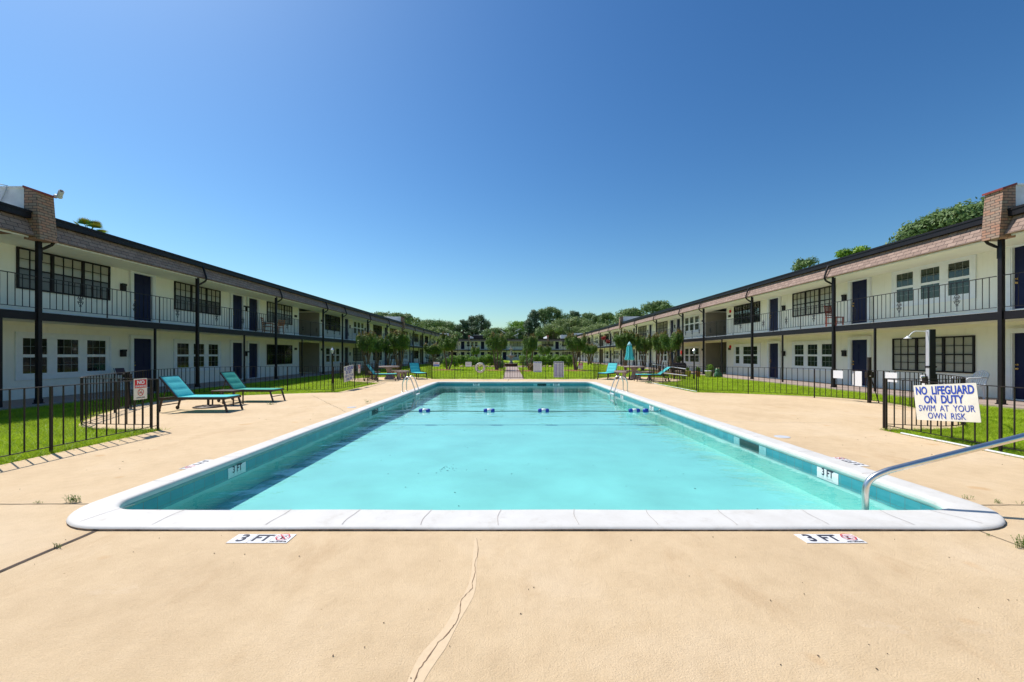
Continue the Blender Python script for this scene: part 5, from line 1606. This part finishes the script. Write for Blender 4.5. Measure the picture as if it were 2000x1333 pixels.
far = [  # px, top py, dist, radius m, kind, mat, label, base
    (748, 611, 100, 4.5, 'oak', 'leaf_oak', 'dark treetop over the left roof, leftmost of the far trees', None),
    (781, 613, 104, 4.2, 'oak', 'leaf_oak', 'dark treetop behind the white parapet on the left roof', None),
    (806, 622, 120, 4.6, 'oak', 'leaf_light', 'lighter tree right of the white parapet on the left roof', None),
    (842, 626, 135, 6.2, 'oak', 'leaf_oak', 'broad dark oak above the left end of the courtyard', None),
    (870, 629, 140, 5.6, 'oak', 'leaf_oak', 'dark oak left of the tall pines', None),
    (855, 640, 125, 5.2, 'oak', 'leaf_light', 'pale lower tree before the broad dark oaks', 1.5),
    (905, 626, 138, 3.6, 'pine', 'leaf_pine', 'leftmost tall pine of the left group', 5),
    (922, 619, 140, 4.2, 'pine', 'leaf_pine', 'second tall pine of the left group', 5),
    (940, 616, 138, 4.6, 'pine', 'leaf_pine', 'tallest pine of the left group', 4),
    (951, 628, 142, 3.6, 'pine', 'leaf_pine', 'rightmost pine of the left group', 3),
    (960, 643, 130, 3.6, 'oak', 'leaf_oak', 'small dark tree right of the left pines', 1.5),
    (972, 641, 150, 3.8, 'oak', 'leaf_light', 'light green tree left of the fountain jet', 2),
    (990, 645, 150, 4.0, 'oak', 'leaf_light', 'low light green tree behind the tilted roof panels', 2),
    (1012, 628, 150, 5.2, 'oak', 'leaf_hedge', 'bright green deciduous tree above the fountain', 2),
    (1003, 640, 140, 3.6, 'oak', 'leaf_oak', 'darker tree below the bright deciduous one', 1.5),
    (1042, 606, 145, 3.6, 'pine', 'leaf_pine', 'dark slender pine right of the fountain', 7),
    (1033, 624, 140, 3.0, 'pine', 'leaf_pine', 'low arm of dark pine foliage left of the slender pine', 5),
    (1062, 604, 148, 4.4, 'oak', 'leaf_oak', 'tall dark leafy tree right of the slender pine', 4),
    (1078, 600, 150, 4.6, 'oak', 'leaf_oak', 'tallest leafy tree above the far building', 4),
    (1060, 640, 135, 4.2, 'oak', 'leaf_oak', 'dark tree filling below the tall leafy trees', 1),
    (1098, 612, 150, 5.4, 'oak', 'leaf_oak', 'dark tree behind the pale willow like trees', 3),
    (1082, 634, 130, 4.4, 'oak', 'leaf_light', 'pale olive tree left of the air conditioning unit', 1),
    (1104, 624, 134, 5.6, 'oak', 'leaf_light', 'broad pale olive tree above the air conditioning unit', 1),
    (1130, 620, 134, 5.8, 'oak', 'leaf_light', 'broad pale olive tree at the right end of the far building', 1),
    (1120, 608, 158, 4.0, 'pine', 'leaf_pine', 'pair of dark pine tops behind the pale olive trees, left one', 8),
    (1128, 610, 158, 3.4, 'pine', 'leaf_pine', 'pair of dark pine tops behind the pale olive trees, right one', 8),
    (1150, 612, 150, 5.0, 'oak', 'leaf_oak', 'dark round tree above the right roof end', 3),
    (1168, 617, 145, 4.4, 'oak', 'leaf_oak', 'dark tree left of the right firewall top', 3),
    (1184, 612, 140, 4.2, 'oak', 'leaf_oak', 'dark tree just left of the right roof line', 3),
    (1172, 634, 130, 5.4, 'oak', 'leaf_light', 'paler tree low over the right roof line', 1),
    (1150, 640, 125, 4.6, 'oak', 'leaf_light', 'pale low tree behind the right roof end', 1),
    (880, 648, 125, 4.0, 'oak', 'leaf_oak', 'low dark tree behind the left end of the far building', 1),
]
for i, (px, py, D, r, kd, m_, lab, bs_) in enumerate(far):
    x = (px - CX) * D / FPX; top = H + (CY - py) * D / FPX
    big_tree('pine_tree' if kd == 'pine' else 'broadleaf_tree', lab, x, D, top, r, m_, 8000 if r > 4 else 6500, .17 if kd == 'oak' else .15, 40 + i, kd, bs_, 'trees beyond the far building')

# ------------------------------------------------------------------ weeds in the joints
def weed(label, x, y, s, n, tall=.5, seed=0):
    rs = random.Random(seed)
    q = MB()
    for k in range(n):
        a = rs.uniform(0, 2 * PI); r = s * rs.uniform(.1, 1)
        bx, by = (math.cos(a) * r * 1.0, math.sin(a) * r * .3)
        hgt = s * tall * rs.uniform(.4, 1.2)
        tip = Vector((bx + rs.uniform(-.3, .3) * s, by + rs.uniform(-.2, .2) * s, hgt))
        b0 = Vector((bx, by, 0)); 
        q.tube([b0, (b0 + tip) / 2 + Vector((0, 0, .1 * hgt)), tip], .0012, 4)
        for j in range(5):
            t_ = .3 + .7 * j / 4; p = b0.lerp(tip, t_)
            d = Vector((rs.uniform(-1, 1), rs.uniform(-1, 1), rs.uniform(-.1, .7))).normalized() * s * .17
            w_ = d.cross(Vector((0, 0, 1))).normalized() * s * .05
            q.add([p, p + d * .5 + w_, p + d, p + d * .5 - w_], [(0, 1, 2, 3)])
    o = q.build('weed', M['weed'], None, (x, y, .002)); tag(o, label, 'weed', 'weeds growing in the deck joints')
weed('leafy weed in the left deck joint beside the coping corner', *gp(138, 982), .10, 26, .6, 1)
weed('tiny weed left of the leafy one in the left joint', *gp(75, 983), .05, 8, .4, 2)
weed('weed in the long dark joint at the lower left', *gp(112, 1071), .045, 10, .8, 3)
weed('blade like weed along the right coping', *gp(1890, 975), .07, 8, .4, 4)
weed('round leaved weed in the right joint', *gp(1946, 983), .05, 12, .6, 5)
weed('small weed in the right joint at the picture edge', *gp(1997, 985), .05, 6, .6, 6)
weed('tiny weed at the foot of the right coping corner', *gp(1930, 1047), .03, 6, .5, 7)
weed('feathery weed at the right picture edge', *gp(1998, 1070), .075, 30, 1.1, 8)
weed('small weed on the deck beside the second lounger', *gp(530, 791), .16, 18, .3, 9)
weed('small dry weed on the far left deck', *gp(720, 788), .2, 8, .5, 10)
weed('weed at the foot of the near right fence post', *gp(1735, 838), .10, 14, .7, 11)
weed('weed on the deck near the right fence pipe end', *gp(1270, 750), .3, 30, .4, 12)
# debris specks
mb = MB(); rs = random.Random(9)
for k in range(130):
    x = rs.uniform(-5.5, 6.5); y = rs.uniform(1.7, 3.3) if k < 70 else rs.uniform(4, 20)
    if k >= 70: x = rs.choice((rs.uniform(-6.5, -4.2), rs.uniform(4.6, 6.9)))
    a = rs.uniform(0, 3.1); l = rs.uniform(.0015, .0045) * (1 if k < 70 else 2.2)
    M4 = Matrix.Translation((x, y, .003)) @ Matrix.Rotation(a, 4, 'Z')
    mb.box(-l, l, -l * .5, l * .5, 0, .003, M4)
tag(mb.build('leaf_litter', M['gasket']), kind='stuff')
# litter and stains on the pool floor
mb = MB()
for k in range(60):
    x = rs.uniform(-2.8, 3.4); y = rs.uniform(4.6, 10.5); 
    if k < 22: x = -1.05 + rs.gauss(0, .10); y = 6.95 + rs.gauss(0, .12)
    a = rs.uniform(0, 3.1); l = rs.uniform(.004, .011)
    M4 = Matrix.Translation((x, y, floor_z(y) + .004)) @ Matrix.Rotation(a, 4, 'Z')
    mb.box(-l, l, -l * .6, l * .6, 0, .003, M4)
tag(mb.build('sunken_leaf_litter', mat('sunken_leaf', (.05, .16, .15), .9)), kind='stuff')

# ------------------------------------------------------------------ lawn grass
def inside(poly, X, Y):
    c = np.zeros(len(X), bool); n = len(poly); j = n - 1
    for i in range(n):
        xi, yi = poly[i]; xj, yj = poly[j]
        if yi != yj:
            hit = ((yi > Y) != (yj > Y)) & (X < (xj - xi) * (Y - yi) / (yj - yi) + xi)
            c ^= hit
        j = i
    return c
def grass_zone(name, zones, dens, hgt, wid, seed):
    rs = np.random.RandomState(seed)
    PS = []
    for x0, x1, y0, y1 in zones:
        n = int((x1 - x0) * (y1 - y0) * dens)
        PS.append(np.stack([rs.uniform(x0, x1, n), rs.uniform(y0, y1, n)], 1))
    P = np.concatenate(PS)
    jx = rs.normal(size=len(P)) * .035; jy = rs.normal(size=len(P)) * .035
    k = ~inside(DECK, P[:, 0] + jx, P[:, 1] + jy)
    k &= ~((P[:, 1] > 24.4) & (P[:, 0] > -.50) & (P[:, 0] < .85))
    k &= ((P[:, 0] - .15) ** 2 + (P[:, 1] - 50) ** 2) > 3.5 ** 2
    # thin patches
    pt = np.sin(P[:, 0] * 1.7 + 2 * np.sin(P[:, 1] * .9)) * np.sin(P[:, 1] * 1.3 + np.sin(P[:, 0] * 2.1))
    k &= rs.rand(len(P)) < (.86 + .14 * pt)
    P = P[k]; n = len(P)
    a = rs.uniform(0, 2 * np.pi, n)
    d = np.stack([np.cos(a), np.sin(a)], 1)
    hh = hgt * (.5 + .8 * rs.rand(n)); ww = wid * (.6 + .8 * rs.rand(n))
    lean = rs.normal(size=(n, 2)) * (hh * .95)[:, None]
    z0 = np.full(n, -.035)
    V = np.zeros((n, 3, 3))
    V[:, 0, :2] = P - d * ww[:, None] / 2; V[:, 1, :2] = P + d * ww[:, None] / 2; V[:, 2, :2] = P + lean
    V[:, 0, 2] = z0; V[:, 1, 2] = z0; V[:, 2, 2] = z0 + hh
    V = V.reshape(-1, 3)
    me = bpy.data.meshes.new(name)
    me.vertices.add(3 * n); me.vertices.foreach_set('co', V.astype(np.float32).ravel())
    me.loops.add(3 * n); me.loops.foreach_set('vertex_index', np.arange(3 * n, dtype=np.int32))
    me.polygons.add(n); me.polygons.foreach_set('loop_start', np.arange(0, 3 * n, 3, dtype=np.int32)); me.polygons.foreach_set('loop_total', np.full(n, 3, dtype=np.int32))
    me.materials.append(M['grass']); me.update(calc_edges=True)
    o = bpy.data.objects.new(name, me); COL.objects.link(o); tag(o, 'bright green short lawn grass around the fenced pool deck', 'grass', kind='stuff')
    return n
grass_zone('grass', [(-12.93, -6.5, 3.5, 11), (7.0, 13.18, 3.5, 11)], 3800, .075, .011, 1)
grass_zone('grass', [(-12.93, -6.5, 11, 24), (7.0, 13.18, 11, 24)], 1300, .075, .02, 2)
grass_zone('grass', [(-12.93, 13.18, 24, 34)], 420, .08, .035, 3)
grass_zone('grass', [(-12.93, 13.18, 34, 50)], 170, .09, .06, 4)
grass_zone('grass', [(-12.93, 13.18, 50, 100)], 22, .12, .13, 5)
